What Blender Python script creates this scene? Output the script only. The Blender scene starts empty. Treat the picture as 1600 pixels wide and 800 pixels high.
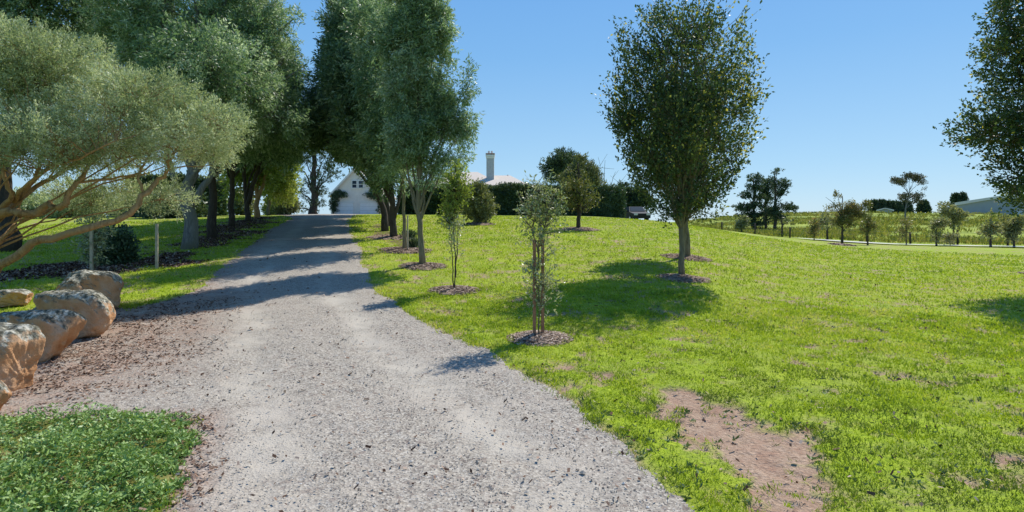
import bpy, math
import numpy as np
R = math.radians
H = 1.7            # eye height
F = 900.0          # focal length in photo pixels (1600 wide)
U0, V0 = 800.0, 352.0
sc = bpy.context.scene
COL = sc.collection

# ---------------------------------------------------------------- noise
def _hash(ix, iy, s):
    n = (ix.astype(np.int64) * 374761393 + iy.astype(np.int64) * 668265263 + s * 982451653) & 0xffffffff
    n = ((n ^ (n >> 13)) * 1274126177) & 0xffffffff
    return ((n ^ (n >> 16)) & 0xffff) / 65535.0
def vnoise(x, y, s=0):
    x = np.asarray(x, float); y = np.asarray(y, float)
    ix = np.floor(x); iy = np.floor(y); fx = x - ix; fy = y - iy
    fx = fx * fx * (3 - 2 * fx); fy = fy * fy * (3 - 2 * fy)
    a = _hash(ix, iy, s); b = _hash(ix + 1, iy, s); c = _hash(ix, iy + 1, s); d = _hash(ix + 1, iy + 1, s)
    return (a * (1 - fx) + b * fx) * (1 - fy) + (c * (1 - fx) + d * fx) * fy
def fbm(x, y, s=0, o=4):
    t = 0; a = .5; w = 0
    for k in range(o):
        t = t + a * vnoise(x * 2 ** k, y * 2 ** k, s + k * 7); w += a; a *= .5
    return t / w          # 0..1
def smooth(a, b, x):
    t = np.clip((x - a) / (b - a), 0, 1); return t * t * (3 - 2 * t)

# ---------------------------------------------------------------- terrain
COLS = [  # (bearing as photo column, [(depth, height)...])
    (-400, [(0, 0), (8, 0), (15, .4), (25, .9), (40, 1.5), (80, 2.4), (200, 2.8), (600, 0), (4000, -15)]),
    (100,  [(0, 0), (7, 0), (10, .12), (18, .85), (27, 1.35), (37, 2.05), (60, 2.75), (100, 3.0), (300, 2), (600, 0), (4000, -15)]),
    (500,  [(0, 0), (6.5, 0), (11.8, .28), (18, 1.0), (28, 1.72), (38, 2.36), (45, 2.56), (70, 2.95), (100, 2.6), (300, 0), (600, -4), (4000, -15)]),
    (800,  [(0, 0), (7, 0), (10, .1), (12, .22), (15, .5), (18, .8), (28, 1.5), (38, 2.18), (47, 2.66), (70, 2.95), (100, 2.5), (300, 0), (600, -4), (4000, -15)]),
    (960,  [(0, 0), (7, 0), (10, .12), (14, .4), (20, .85), (28, 1.35), (38, 2.0), (45, 2.45), (52, 2.5), (70, 2.0), (120, 1.5), (300, 0), (600, -2), (4000, -15)]),
    (1065, [(0, 0), (8, 0), (11, .18), (14, .42), (18, .75), (25, 1.15), (35, 1.72), (43, 1.98), (52, 1.5), (80, 1.0), (150, 2), (300, 4), (600, 0), (4000, -15)]),
    (1170, [(0, 0), (9, 0), (14, .25), (25, .62), (35, .92), (45, 1.08), (60, .6), (90, .5), (160, 4.4), (240, 6.6), (400, 6), (600, 0), (4000, -15)]),
    (1340, [(0, 0), (9, 0), (14, .1), (25, .2), (40, .2), (48, .1), (55, -.1), (75, 1.0), (160, 4.2), (250, 6.6), (400, 6), (600, 0), (4000, -15)]),
    (1620, [(0, 0), (9, 0), (14, .05), (25, .08), (40, .0), (50, -.1), (58, .0), (75, .8), (160, 3.6), (250, 6.4), (400, 6), (600, 0), (4000, -15)]),
    (2600, [(0, 0), (40, 0), (75, .8), (160, 3.6), (250, 6.4), (400, 6), (600, 0), (4000, -15)]),
]
LR = np.linspace(math.log(1.0), math.log(4500), 240)
TH = np.radians(np.arange(-180, 180.01, .5))
def _table():
    ths, rows = [], []
    for u, prof in COLS:
        th = math.atan((u - U0) / F)
        d = np.array([p[0] for p in prof]) / math.cos(th); z = np.array([p[1] for p in prof], float)
        ths.append(th); rows.append(np.interp(np.exp(LR), d, z))
    flat = np.interp(np.exp(LR), [0, 200, 4500], [0, 0, -15])
    ths = [-math.pi, R(-100)] + ths + [R(100), math.pi]
    rows = [flat, flat * .5] + rows + [flat, flat]
    rows = np.array(rows); out = np.zeros((len(TH), len(LR)))
    for j in range(len(LR)):
        out[:, j] = np.interp(TH, ths, rows[:, j])
    for _ in range(3):     # smooth along r
        out = np.apply_along_axis(lambda a: np.convolve(np.pad(a, 2, 'edge'), np.array([1, 2, 3, 2, 1]) / 9, 'valid'), 1, out)
    for _ in range(5):
        out = np.apply_along_axis(lambda a: np.convolve(np.pad(a, 4, 'edge'), np.ones(9) / 9, 'valid'), 0, out)
    return out
TAB = _table()
def zt(x, y):
    x = np.asarray(x, float); y = np.asarray(y, float)
    r = np.maximum(np.hypot(x, y), 1.0); th = np.arctan2(x, y)
    a = np.clip((np.log(r) - LR[0]) / (LR[1] - LR[0]), 0, len(LR) - 1.001); b = np.clip((th - TH[0]) / (TH[1] - TH[0]), 0, len(TH) - 1.001)
    ia = a.astype(int); ib = b.astype(int); fa = a - ia; fb = b - ib
    z = (TAB[ib, ia] * (1 - fa) + TAB[ib, ia + 1] * fa) * (1 - fb) + (TAB[ib + 1, ia] * (1 - fa) + TAB[ib + 1, ia + 1] * fa) * fb
    z = z + (fbm(x * .11, y * .11, 3, 3) - .5) * .22 * smooth(6, 20, r) + (fbm(x * .02, y * .02, 9, 3) - .5) * 3.0 * smooth(90, 250, r)
    return z
def gz(x, y): return float(zt(np.array([x]), np.array([y]))[0])
def at(u, v, dmax=400):
    """ground point seen in column u, row v of the photograph"""
    d = np.exp(np.linspace(math.log(1.5), math.log(dmax), 6000))
    x = (u - U0) / F * d
    ray = H + (V0 - v) / F * d
    g = zt(x, d)
    k = np.where(ray < g)[0]
    i = k[0] if len(k) else len(d) - 1
    return float(x[i]), float(d[i]), float(g[i])
def pz(v, d): return H + (V0 - v) / F * d
def px(u, d): return (u - U0) / F * d
def atd(u, d): x = px(u, d); return (x, d, gz(x, d))

# ---------------------------------------------------------------- materials
def mat(name):
    m = bpy.data.materials.new(name); m.use_nodes = True
    nt = m.node_tree; nt.nodes.clear()
    return m, nt, nt.nodes.new('ShaderNodeOutputMaterial')
def N(nt, t, **kw):
    n = nt.nodes.new(t)
    for k, v in kw.items():
        if k in n.inputs: n.inputs[k].default_value = v
        else: setattr(n, k, v)
    return n
def ramp(nt, fac, stops):
    r = nt.nodes.new('ShaderNodeValToRGB'); e = r.color_ramp.elements
    while len(e) < len(stops): e.new(.5)
    for i, (p, c) in enumerate(stops):
        e[i].position = p; e[i].color = (c[0], c[1], c[2], 1)
    nt.links.new(fac, r.inputs[0]); return r.outputs[0]
def noise(nt, scale, detail=4, rough=.55, vec=None, dist=0):
    n = nt.nodes.new('ShaderNodeTexNoise'); n.inputs['Scale'].default_value = scale
    n.inputs['Detail'].default_value = detail; n.inputs['Roughness'].default_value = rough; n.inputs['Distortion'].default_value = dist
    if vec is not None: nt.links.new(vec, n.inputs['Vector'])
    return n.outputs['Fac']
def mix(nt, f, a, b, mode='MIX'):
    m = nt.nodes.new('ShaderNodeMix'); m.data_type = 'RGBA'; m.blend_type = mode
    for s, v in ((m.inputs['Factor'], f), (m.inputs['A'], a), (m.inputs['B'], b)):
        if isinstance(v, (int, float)): s.default_value = v
        elif isinstance(v, tuple): s.default_value = (*v, 1)
        else: nt.links.new(v, s)
    return m.outputs['Result']
def attr(nt, name):
    a = nt.nodes.new('ShaderNodeAttribute'); a.attribute_name = name; return a.outputs['Fac']
def coord(nt): return nt.nodes.new('ShaderNodeTexCoord').outputs['Object']
def mapr(nt, val, a, b, c=0., d=1.):
    m = nt.nodes.new('ShaderNodeMapRange'); nt.links.new(val, m.inputs[0])
    for i, q in enumerate((a, b, c, d)): m.inputs[i + 1].default_value = q
    return m.outputs[0]
def math_(nt, op, a, b=0.):
    m = nt.nodes.new('ShaderNodeMath'); m.operation = op
    for i, v in enumerate((a, b)):
        if isinstance(v, (int, float)): m.inputs[i].default_value = v
        else: nt.links.new(v, m.inputs[i])
    return m.outputs[0]
def bump(nt, h, dist, strength=1.):
    b = nt.nodes.new('ShaderNodeBump'); b.inputs['Distance'].default_value = dist; b.inputs['Strength'].default_value = strength
    nt.links.new(h, b.inputs['Height']); return b.outputs[0]
def finish(nt, out, col, rough=.8, normal=None, spec=.3):
    p = nt.nodes.new('ShaderNodeBsdfPrincipled'); p.inputs['Roughness'].default_value = rough
    p.inputs['Specular IOR Level'].default_value = spec
    if isinstance(col, tuple): p.inputs['Base Color'].default_value = (*col, 1)
    else: nt.links.new(col, p.inputs['Base Color'])
    if normal is not None: nt.links.new(normal, p.inputs['Normal'])
    nt.links.new(p.outputs[0], out.inputs[0]); return p

def leaf_mat(name, cols, transl=.35, rough=.5, spec=.35, tint=(1.25, 1.15, .5)):
    m, nt, out = mat(name)
    v = attr(nt, 'v'); n = len(cols)
    c = ramp(nt, v, [(i / (n - 1), q) for i, q in enumerate(cols)])
    p = nt.nodes.new('ShaderNodeBsdfPrincipled'); p.inputs['Roughness'].default_value = rough; p.inputs['Specular IOR Level'].default_value = spec
    nt.links.new(c, p.inputs['Base Color'])
    t = nt.nodes.new('ShaderNodeBsdfTranslucent')
    nt.links.new(mix(nt, .9, c, tint, 'MULTIPLY'), t.inputs['Color'])
    ms = nt.nodes.new('ShaderNodeMixShader'); ms.inputs[0].default_value = transl
    nt.links.new(p.outputs[0], ms.inputs[1]); nt.links.new(t.outputs[0], ms.inputs[2]); nt.links.new(ms.outputs[0], out.inputs[0])
    return m
def bark_mat(name, a, b, c, sc_=18):
    m, nt, out = mat(name)
    mp = nt.nodes.new('ShaderNodeMapping'); mp.inputs['Scale'].default_value = (1, 1, .22); nt.links.new(coord(nt), mp.inputs[0])
    f = noise(nt, sc_, 6, .65, mp.outputs[0], .6); g = noise(nt, 2.2, 3, .5, coord(nt))
    col = mix(nt, mapr(nt, g, .4, .62), ramp(nt, f, [(.3, a), (.6, b)]), c)
    finish(nt, out, mix(nt, mapr(nt, f, .3, .6), (0.3, 0.3, 0.3), (1, 1, 1)) if False else col, .9, bump(nt, f, .03, .9), .15)
    return m
def plain_mat(name, col, rough=.7, var=.25, scale=6, spec=.3, bmp=.004):
    m, nt, out = mat(name)
    f = noise(nt, scale, 5, .6, coord(nt))
    c = mix(nt, mapr(nt, f, .3, .7), tuple(q * (1 - var) for q in col), tuple(min(1, q * (1 + var)) for q in col))
    finish(nt, out, c, rough, bump(nt, noise(nt, scale * 8, 3, .6, coord(nt)), bmp), spec)
    return m

# ---------------------------------------------------------------- mesh building
class MB:
    def __init__(s): s.v = []; s.q = []; s.t = []; s.n = 0; s.a = []
    def add(s, v, q=None, t=None, a=None):
        v = np.asarray(v, float).reshape(-1, 3)
        if q is not None and len(q): s.q.append(np.asarray(q, int).reshape(-1, 4) + s.n)
        if t is not None and len(t): s.t.append(np.asarray(t, int).reshape(-1, 3) + s.n)
        s.v.append(v); s.n += len(v)
        s.a.append(np.full(len(v), .5) if a is None else np.broadcast_to(np.asarray(a, float), (len(v),)))
    def box(s, c, h, rz=0., a=None):
        g = np.array([[x, y, z] for x in (-1, 1) for y in (-1, 1) for z in (-1, 1)], float) * np.array(h)
        co, si = math.cos(rz), math.sin(rz)
        g = np.c_[g[:, 0] * co - g[:, 1] * si, g[:, 0] * si + g[:, 1] * co, g[:, 2]] + np.array(c)
        s.add(g, [[0, 1, 3, 2], [4, 6, 7, 5], [0, 4, 5, 1], [2, 3, 7, 6], [0, 2, 6, 4], [1, 5, 7, 3]], a=a)
    def tube(s, P, rad, sides=8, cap=True, rough=0., rng=None):
        P = np.asarray(P, float); n = len(P); rad = np.broadcast_to(np.asarray(rad, float), (n,))
        T = np.gradient(P, axis=0); T /= np.linalg.norm(T, axis=1)[:, None] + 1e-9
        ref = np.array([1., 0, 0]) if abs(T[0][0]) < .8 else np.array([0, 1., 0])
        A = ref - T * (T @ ref)[:, None]; A /= np.linalg.norm(A, axis=1)[:, None] + 1e-9
        B = np.cross(T, A)
        ang = np.linspace(0, 2 * math.pi, sides, endpoint=False)
        rr = rad[:, None] * np.ones(sides)
        if rough and rng is not None: rr = rr * (1 + rng.normal(0, rough, rr.shape))
        V = P[:, None, :] + rr[..., None] * (np.cos(ang)[None, :, None] * A[:, None, :] + np.sin(ang)[None, :, None] * B[:, None, :])
        i = np.arange(n - 1)[:, None] * sides; j = np.arange(sides)[None, :]; k = (j + 1) % sides
        q = np.stack([i + j, i + k, i + sides + k, i + sides + j], -1).reshape(-1, 4)
        V = V.reshape(-1, 3); t = []
        if cap:
            V = np.vstack([V, P[-1:], P[:1]]); m = n * sides
            for jj in range(sides):
                t.append([(n - 1) * sides + jj, (n - 1) * sides + (jj + 1) % sides, m]); t.append([(jj + 1) % sides, jj, m + 1])
        s.add(V, q, t)
    def prism(s, prof, y0, y1, a=None):   # profile in x-z, extruded along y
        n = len(prof); V = [(p[0], y0, p[1]) for p in prof] + [(p[0], y1, p[1]) for p in prof]
        q = [[i, (i + 1) % n, n + (i + 1) % n, n + i] for i in range(n)]
        c0 = np.mean(V[:n], 0); c1 = np.mean(V[n:], 0); V += [tuple(c0), tuple(c1)]
        t = [[(i + 1) % n, i, 2 * n] for i in range(n)] + [[n + i, n + (i + 1) % n, 2 * n + 1] for i in range(n)]
        s.add(V, q, t)
    def build(s, name, material, parent=None, smooth=False, xf=None, off=None):
        V = np.vstack(s.v); Q = np.vstack(s.q) if s.q else np.zeros((0, 4), int); Tt = np.vstack(s.t) if s.t else np.zeros((0, 3), int)
        if off is not None: V = V - np.asarray(off)
        me = bpy.data.meshes.new(name)
        me.vertices.add(len(V)); me.vertices.foreach_set('co', V.ravel().astype(np.float32))
        nl = Q.size + Tt.size; me.loops.add(nl); me.loops.foreach_set('vertex_index', np.concatenate([Q.ravel(), Tt.ravel()]).astype(np.int32))
        npol = len(Q) + len(Tt); me.polygons.add(npol)
        st = np.concatenate([np.arange(len(Q)) * 4, Q.size + np.arange(len(Tt)) * 3]).astype(np.int32)
        me.polygons.foreach_set('loop_start', st)
        me.polygons.foreach_set('use_smooth', np.full(npol, smooth, bool))
        me.update(calc_edges=True)
        at_ = me.attributes.new('v', 'FLOAT', 'POINT'); at_.data.foreach_set('value', np.concatenate(s.a).astype(np.float32))
        me.materials.append(material)
        o = bpy.data.objects.new(name, me); COL.objects.link(o)
        if parent is not None: o.parent = parent
        return o
def tag(o, label=None, cat=None, group=None, kind=None):
    if label: o['label'] = label
    if cat: o['category'] = cat
    if group: o['group'] = group
    if kind: o['kind'] = kind
    return o
def thing(name, loc, label, cat, group=None, rz=0.):
    o = bpy.data.objects.new(name, None); COL.objects.link(o); o.empty_display_size = .2
    o.location = loc; o.rotation_euler = (0, 0, rz); return tag(o, label, cat, group)
def copy_tree(o, loc, label=None, rz=None, s=None):
    c = o.copy(); COL.objects.link(c); c.location = loc
    if label: c['label'] = label
    if rz is not None: c.rotation_euler = (0, 0, rz)
    if s is not None: c.scale = s
    def kids(src, dst):
        for ch in [k for k in COL.objects if k.parent == src]:
            d = ch.copy(); COL.objects.link(d); d.parent = dst; kids(ch, d)
    kids(o, c); return c
def unit(a): return a / (np.linalg.norm(a, axis=-1, keepdims=True) + 1e-9)

# ---------------------------------------------------------------- foliage
def leaves(mb, P, D, L, W, v, rng):
    """one rhombic leaf per row of P, pointing along D"""
    n = len(P); D = unit(D)
    S = unit(np.cross(D, rng.normal(size=(n, 3)))); L = np.broadcast_to(L, (n,))[:, None]; W = np.broadcast_to(W, (n,))[:, None]
    V = np.stack([P, P + D * L * .5 + S * W * .5, P + D * L, P + D * L * .5 - S * W * .5], 1)
    mb.add(V.reshape(-1, 3), np.arange(n * 4).reshape(-1, 4), a=np.repeat(v, 4))
def crown_shoots(rng, blobs, n, length, up, outward, shell=.5, rnd=.5, gap=0., gscale=1.0):
    """shoots (start, direction, length, blob index) spread through a union of ellipsoids"""
    b = np.array(blobs, float); w = (b[:, 3] * b[:, 4] * b[:, 5]) ** .75; w /= w.sum()
    k = rng.choice(len(b), n, p=w); d = unit(rng.normal(size=(n, 3)))
    rad = shell + (1 - shell) * rng.random(n) ** .7
    inner = rng.random(n) < .25
    rad = np.where(inner, rng.random(n) ** .5 * shell, rad)
    c = b[k, :3] + d * b[k, 3:6] * rad[:, None]
    if gap:
        g = fbm(c[:, 0] * gscale + c[:, 1] * .7 * gscale + 50, c[:, 2] * gscale + c[:, 1] * .5 * gscale + 50, 11, 3)
        keep = g > gap; c, d, k = c[keep], d[keep], k[keep]; n = len(c)
    s = unit(outward * d + np.array([0, 0, up]) + rng.normal(0, rnd, (n, 3)))
    return c, s, k, length * rng.uniform(.6, 1.3, n)
def foliage(mb, rng, c, s, ln, per, L, W, spread, v_lo=0., v_hi=1., vfun=None, droop=0., ldir=.7):
    n = len(c)
    t = rng.random((n, per)); sp = spread * (1.1 - .8 * t)
    P = c[:, None, :] + s[:, None, :] * (t * ln[:, None])[..., None] + rng.normal(size=(n, per, 3)) * sp[..., None]
    D = s[:, None, :] + rng.normal(0, ldir, (n, per, 3)); D[..., 2] -= droop
    g = smooth(.36, .64, fbm(c[:, 0] * 1.1 + c[:, 1] * .8 + 30, c[:, 2] * 1.3 + c[:, 1] * .5 + 30, 17, 3)); cv = (.5 * rng.random(n) + .5 * g)[:, None] * .5; v = np.clip(v_lo + (v_hi - v_lo) * (cv + rng.random((n, per)) * .55), 0, 1)
    if vfun is not None: v = vfun(P, t, v)
    sz = rng.uniform(.7, 1.25, n * per)
    leaves(mb, P.reshape(-1, 3), D.reshape(-1, 3), L * sz, W * sz, v.ravel(), rng)
def bez(a, b, c, n):
    t = np.linspace(0, 1, n)[:, None]; return (1 - t) ** 2 * a + 2 * t * (1 - t) * b + t * t * c
def wiggle(P, amt, rng):
    P = P.copy(); P[1:-1] += rng.normal(0, amt, (len(P) - 2, 3)); return P
def make_tree(name, label, cat, base, trunk, tr, blobs, lm, bm, seed, n=900, per=40, L=.07, W=.025, ln=.45, spread=.09, up=.35, outward=.8,
              shell=.5, rnd=.45, gap=0., gscale=1., fork=.3, limb_r=.45, twigs=.4, droop=0., group=None, vfun=None, v_hi=1., v_lo=0., sides=9, ldir=.7, limbs=None, extra=None, flare=1.2):
    """trunk: polyline (world), blobs: world ellipsoids. Everything is stored relative to the base."""
    rng = np.random.default_rng(seed); base = np.array(base, float)
    T = np.array(trunk, float); t_ = np.linspace(0, 1, len(T)); tt = np.linspace(0, 1, 14)
    TP = np.stack([np.interp(tt, t_, T[:, i]) for i in range(3)], 1); TP = wiggle(TP, tr * .18, rng)
    TP[0] = base - np.array([0, 0, .15])
    rr = tr * (1 - .72 * tt ** 1.1); rr[0] *= flare; rr[1] *= 1 + (flare - 1) * .3
    mb = MB(); mb.tube(TP, rr, sides, rough=.04, rng=rng)
    skel = [(TP, rr)]
    b = np.array(blobs, float)
    for i in range(len(b)):
        tgt = b[i, :3]
        f = np.clip((tgt[2] - base[2]) / (TP[-1, 2] - base[2] + 1e-6) * .62, fork, .93); j = int(round(f * 13))
        a = TP[j]; r0 = min(rr[j] * .8, tr * limb_r)
        mid = (a + tgt) / 2; mid[2] += .15 * np.linalg.norm(tgt - a) * .6; mid[:2] -= (tgt - a)[:2] * .12
        LP = wiggle(bez(a, mid, tgt, 9), .03 * np.linalg.norm(tgt - a) * .5, rng); LRr = np.linspace(r0, max(r0 * .22, .008), 9)
        mb.tube(LP, LRr, 6, cap=False); skel.append((LP, LRr))
    for LPs in (limbs or []):
        LP, r0, r1 = LPs; LP = np.array(LP, float); q = np.linspace(0, 1, len(LP)); w = np.linspace(0, 1, len(LP) * 3)
        LP = wiggle(np.stack([np.interp(w, q, LP[:, i]) for i in range(3)], 1), r0 * .25, rng); rl = np.linspace(r0, r1, len(LP))
        mb.tube(LP, rl, 8, cap=True, rough=.05, rng=rng); skel.append((LP, rl))
    c, s, k, l = crown_shoots(rng, blobs, n, ln, up, outward, shell, rnd, gap, gscale)
    if extra is not None:
        ec, es, el = extra; c = np.vstack([c, ec]); s = np.vstack([s, es]); l = np.concatenate([l, el])
    SP = np.vstack([p for p, r in skel]); SR = np.concatenate([r for p, r in skel])
    m = int(len(c) * twigs); idx = rng.permutation(len(c))[:m]
    for i in idx:
        dd = np.linalg.norm(SP - c[i], axis=1) + .6 * np.maximum(0, SP[:, 2] - c[i, 2] + .1); j = int(np.argmin(dd))
        a = SP[j]; e = c[i] + s[i] * l[i] * .8; r0 = min(SR[j] * .6, .006 + .012 * np.linalg.norm(e - a))
        mb.tube(wiggle(bez(a, c[i] * .8 + a * .2 + np.array([0, 0, .05]), e, 5), .02, rng), np.linspace(r0, .003, 5), 3, cap=False)
    root = thing(name, base, label, cat, group)
    mb.build('trunk', bm, root, True, off=base)
    fb = MB(); foliage(fb, rng, c, s, l, per, L, W, spread, v_lo, v_hi, vfun, droop, ldir)
    fb.build('crown', lm, root, False, off=base)
    return root
def pb(d, *bl, dy=0., yr=1.):
    """blobs given as (u, v, ru, rv[, ddepth]) at depth d"""
    o = []
    for q in bl:
        dd = d + (q[4] if len(q) > 4 else 0)
        o.append((px(q[0], dd), dd, pz(q[1], dd), q[2] / F * d, q[2] / F * d * yr, q[3] / F * d))
    return o
def ptrunk(base, d, *pts):
    return [base] + [(px(u, d), base[1] + (o[0] if o else 0), pz(v, d)) for u, v, *o in pts]

# ================================================================ world, sun, camera
SUN_EL, SUN_AZ = 50., 36.      # azimuth clockwise from +Y
w = bpy.data.worlds.new("World"); sc.world = w; w.use_nodes = True
nt = w.node_tree; bg = nt.nodes['Background']; sky = nt.nodes.new('ShaderNodeTexSky'); sky.sky_type = 'NISHITA'; sky.sun_disc = False
sky.sun_elevation = R(SUN_EL); sky.sun_rotation = R(SUN_AZ); sky.altitude = 200; sky.air_density = 1.0; sky.dust_density = .25; sky.ozone_density = 2.2
geo_ = nt.nodes.new('ShaderNodeTexCoord'); sp_ = nt.nodes.new('ShaderNodeSeparateXYZ'); nt.links.new(geo_.outputs['Generated'], sp_.inputs[0])
grad = ramp(nt, sp_.outputs[2], [(0, (.46, .70, .92)), (.10, (.34, .62, .90)), (.28, (.19, .48, .88)), (.5, (.11, .37, .86)), (1, (.07, .22, .62))])
grad = mix(nt, 1., grad, (7.6, 7.6, 7.6), 'MULTIPLY')
nt.links.new(mix(nt, .78, sky.outputs[0], grad), bg.inputs[0]); bg.inputs[1].default_value = .13
sl = bpy.data.lights.new('sun', 'SUN'); sl.energy = 5.5; sl.angle = R(.5); sl.color = (1, .95, .86)
so = bpy.data.objects.new('sun', sl); COL.objects.link(so)
so.rotation_euler = (R(90 - SUN_EL), 0, R(180 - SUN_AZ))
cam = bpy.data.cameras.new('camera'); co = bpy.data.objects.new('camera', cam); COL.objects.link(co); sc.camera = co
co.location = (0, 0, H); co.rotation_euler = (R(90), 0, 0)
cam.sensor_width = 36; cam.lens = 36 * F / 1600; cam.shift_y = -(400 - V0) / 1600; cam.clip_end = 9000; cam.clip_start = .05
sc.view_settings.view_transform = 'Standard'; sc.view_settings.look = 'None'; sc.view_settings.exposure = 0
sc.render.engine = 'CYCLES'; sc.cycles.max_bounces = 6; sc.cycles.transmission_bounces = 4; sc.cycles.diffuse_bounces = 3
sc.cycles.use_denoising = True

# ================================================================ ground polygons (world)
def W_(pts): return [at(u, v)[:2] for u, v in pts]
drive_poly = ([(1.5, -8), (1.25, 1)] + W_([(1090, 800), (980, 700), (850, 600), (762, 550), (655, 500), (592, 457), (573, 430), (558, 390), (549, 362), (543, 346)])
    + [(-12.3, 46), (-13.5, 56), (-14.5, 66), (-12, 73), (-25, 73), (-24, 60), (-20.5, 50)]
    + W_([(456, 342), (420, 360), (385, 388), (330, 436), (292, 462), (200, 486), (165, 478), (100, 500), (40, 540), (-20, 585), (-160, 640), (-160, 668), (0, 656), (298, 655), (302, 690), (272, 745), (248, 800)])
    + [(-2.3, 1), (-2.6, -8)])
cover_poly = W_([(-260, 664), (0, 652), (298, 652), (303, 690), (268, 750), (246, 800)]) + [(-2.1, 1.5), (-2.6, -3), (-7, -3), (-8, 3)]
def inside(poly, x, y):
    r = np.zeros(x.shape, bool); n = len(poly)
    for i in range(n):
        x1, y1 = poly[i]; x2, y2 = poly[(i + 1) % n]
        c = ((y1 > y) != (y2 > y)) & (x < (x2 - x1) * (y - y1) / (y2 - y1 + 1e-12) + x1); r ^= c
    return r
def pdist(path, x, y, closed=False):
    best = np.full(x.shape, 1e9); n = len(path); best_t = np.zeros(x.shape)
    for i in range(n if closed else n - 1):
        ax, ay = path[i]; bx, by = path[(i + 1) % n]; dx, dy = bx - ax, by - ay
        t = np.clip(((x - ax) * dx + (y - ay) * dy) / (dx * dx + dy * dy + 1e-12), 0, 1)
        d = np.hypot(x - ax - t * dx, y - ay - t * dy); m = d < best; best = np.where(m, d, best); best_t = np.where(m, i + t, best_t)
    return best, best_t
def sdist(poly, x, y):   # >0 inside
    return pdist(poly, x, y, True)[0] * np.where(inside(poly, x, y), 1, -1)
def drive_sd(x, y):
    r = np.hypot(x, y)
    n = (fbm(x * 2.2, y * 2.2, 21, 4) - .5) * .34 + (fbm(x * 12, y * 12, 24, 2) - .5) * .10
    return sdist(drive_poly, x, y) + n * np.clip(r / 12, .55, 1.3)
soil_path = W_([(1075, 618), (1110, 652), (1165, 690), (1205, 730), (1235, 780), (1255, 830), (1300, 1000)]); soil_w = [.30, .50, .56, .44, .36, .30, .28]
lobe = W_([(1150, 640), (1215, 668), (1285, 690)]); spots = [(940, 592, .13), (915, 588, .08), (1210, 448, .3), (1455, 503, .16), (800, 425, .3), (690, 512, .10), (975, 600, .06), (1380, 600, .05)]
spots = [(*at(a, b)[:2], c) for a, b, c in spots]
def soil(x, y):
    d, t = pdist(soil_path, x, y); wd = np.interp(t, range(len(soil_w)), soil_w); s = (wd - d) / .2
    d2, _ = pdist(lobe, x, y); s = np.maximum(s, (.16 - d2) / .2)
    for a, b, c in spots: s = np.maximum(s, (c - np.hypot(x - a, (y - b) * 1.0)) / max(c, .15) * .8)
    n = fbm(x * 3.1, y * 3.1, 31, 5)
    thin = (fbm(x * .9, y * .9, 35, 4) - .60) * 3.4 * smooth(11, 4, np.hypot(x, y) + 0 * x)
    n2 = fbm(x * 11, y * 11, 33, 3); return smooth(-.02, 1.0, np.maximum(s * .95, thin * .42) + (n - .5) * 2.6 + (n2 - .5) * 1.5) * smooth(-1.6, -.3, np.maximum(s, thin))
bed_path = W_([(-60, 440), (60, 425), (160, 415), (250, 408), (300, 392), (340, 371), (364, 354), (386, 350), (404, 340)])
row_path = W_([(640, 394), (618, 374), (602, 361), (590, 350)])
def mulch(x, y):
    d, _ = pdist(bed_path, x, y); d2, _ = pdist(row_path, x, y)
    n = fbm(x * .9, y * .9, 41, 5)
    return np.maximum(smooth(.35, .65, (2.3 - d) / 2.4 + (n - .5) * 1.9), smooth(.4, .7, (1.0 - d2) / 1.3 + (n - .5) * 1.6) * .8)  # real mulch bed, widened to help darken the shaded left side

# ---------------------------------------------------------------- ground mesh (one polar sheet, split where the gravel starts)
th = np.radians(np.concatenate([np.arange(-180, -60, 3), np.arange(-60, -44, .6), np.arange(-44, 44, .2), np.arange(44, 60, .6), np.arange(60, 180, 3)]))
rad = np.concatenate([np.exp(np.arange(math.log(.4), math.log(2.5), .06)), np.exp(np.arange(math.log(2.5), math.log(14), .0058)), np.exp(np.arange(math.log(14), math.log(80), .010)),
                      np.exp(np.arange(math.log(80), math.log(600), .03)), np.exp(np.arange(math.log(600), math.log(4400), .12))])
RR, TT = np.meshgrid(rad, th, indexing='ij'); X = RR * np.sin(TT); Y = RR * np.cos(TT)
sd = drive_sd(X, Y) * 1.0
sd[RR > 90] = -9
SO = soil(X, Y); SO[RR > 60] = 0
MU = mulch(X, Y); MU[RR > 60] = 0; MU = np.maximum(MU, .62 * smooth(-.15, .1, sdist(cover_poly, X, Y)) * (RR < 20))
Z = zt(X, Y)
near = smooth(30, 8, RR)
centre = W_([(680, 800), (600, 660), (520, 560), (470, 490), (450, 450), (465, 388), (495, 355), (500, 343)])
centre = [(.35, -8)] + centre + [(-16.5, 50), (-18, 72)]
cd, ct = pdist(centre, X, Y)
# signed lateral position on the drive
def lateral(x, y):
    best = np.full(x.shape, 1e9); s = np.zeros(x.shape)
    for i in range(len(centre) - 1):
        ax, ay = centre[i]; bx, by = centre[i + 1]; dx, dy = bx - ax, by - ay
        t = np.clip(((x - ax) * dx + (y - ay) * dy) / (dx * dx + dy * dy), 0, 1); d = np.hypot(x - ax - t * dx, y - ay - t * dy)
        sg = np.sign((x - ax) * dy - (y - ay) * dx); m = d < best; best = np.where(m, d, best); s = np.where(m, d * sg, s)
    return s
LAT = lateral(X, Y)
wob = (fbm(X * .5, Y * .5, 51, 3) - .5) * .5
track = np.exp(-((LAT + wob - .78) / .3) ** 2) + np.exp(-((LAT + wob + .78) / .3) ** 2)
Z = Z + near * ((fbm(X * 5, Y * 5, 5, 4) - .5) * .035)
Z = Z - near * .02 * track * (sd > 0) - near * .035 * SO * (sd < 0) + near * (fbm(X * 14, Y * 14, 6, 3) - .5) * .018 * SO
Z = Z + .02 * smooth(0, -.15, sd) * near
nr, ntn = X.shape
idx = np.arange(nr * ntn).reshape(nr, ntn)
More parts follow.
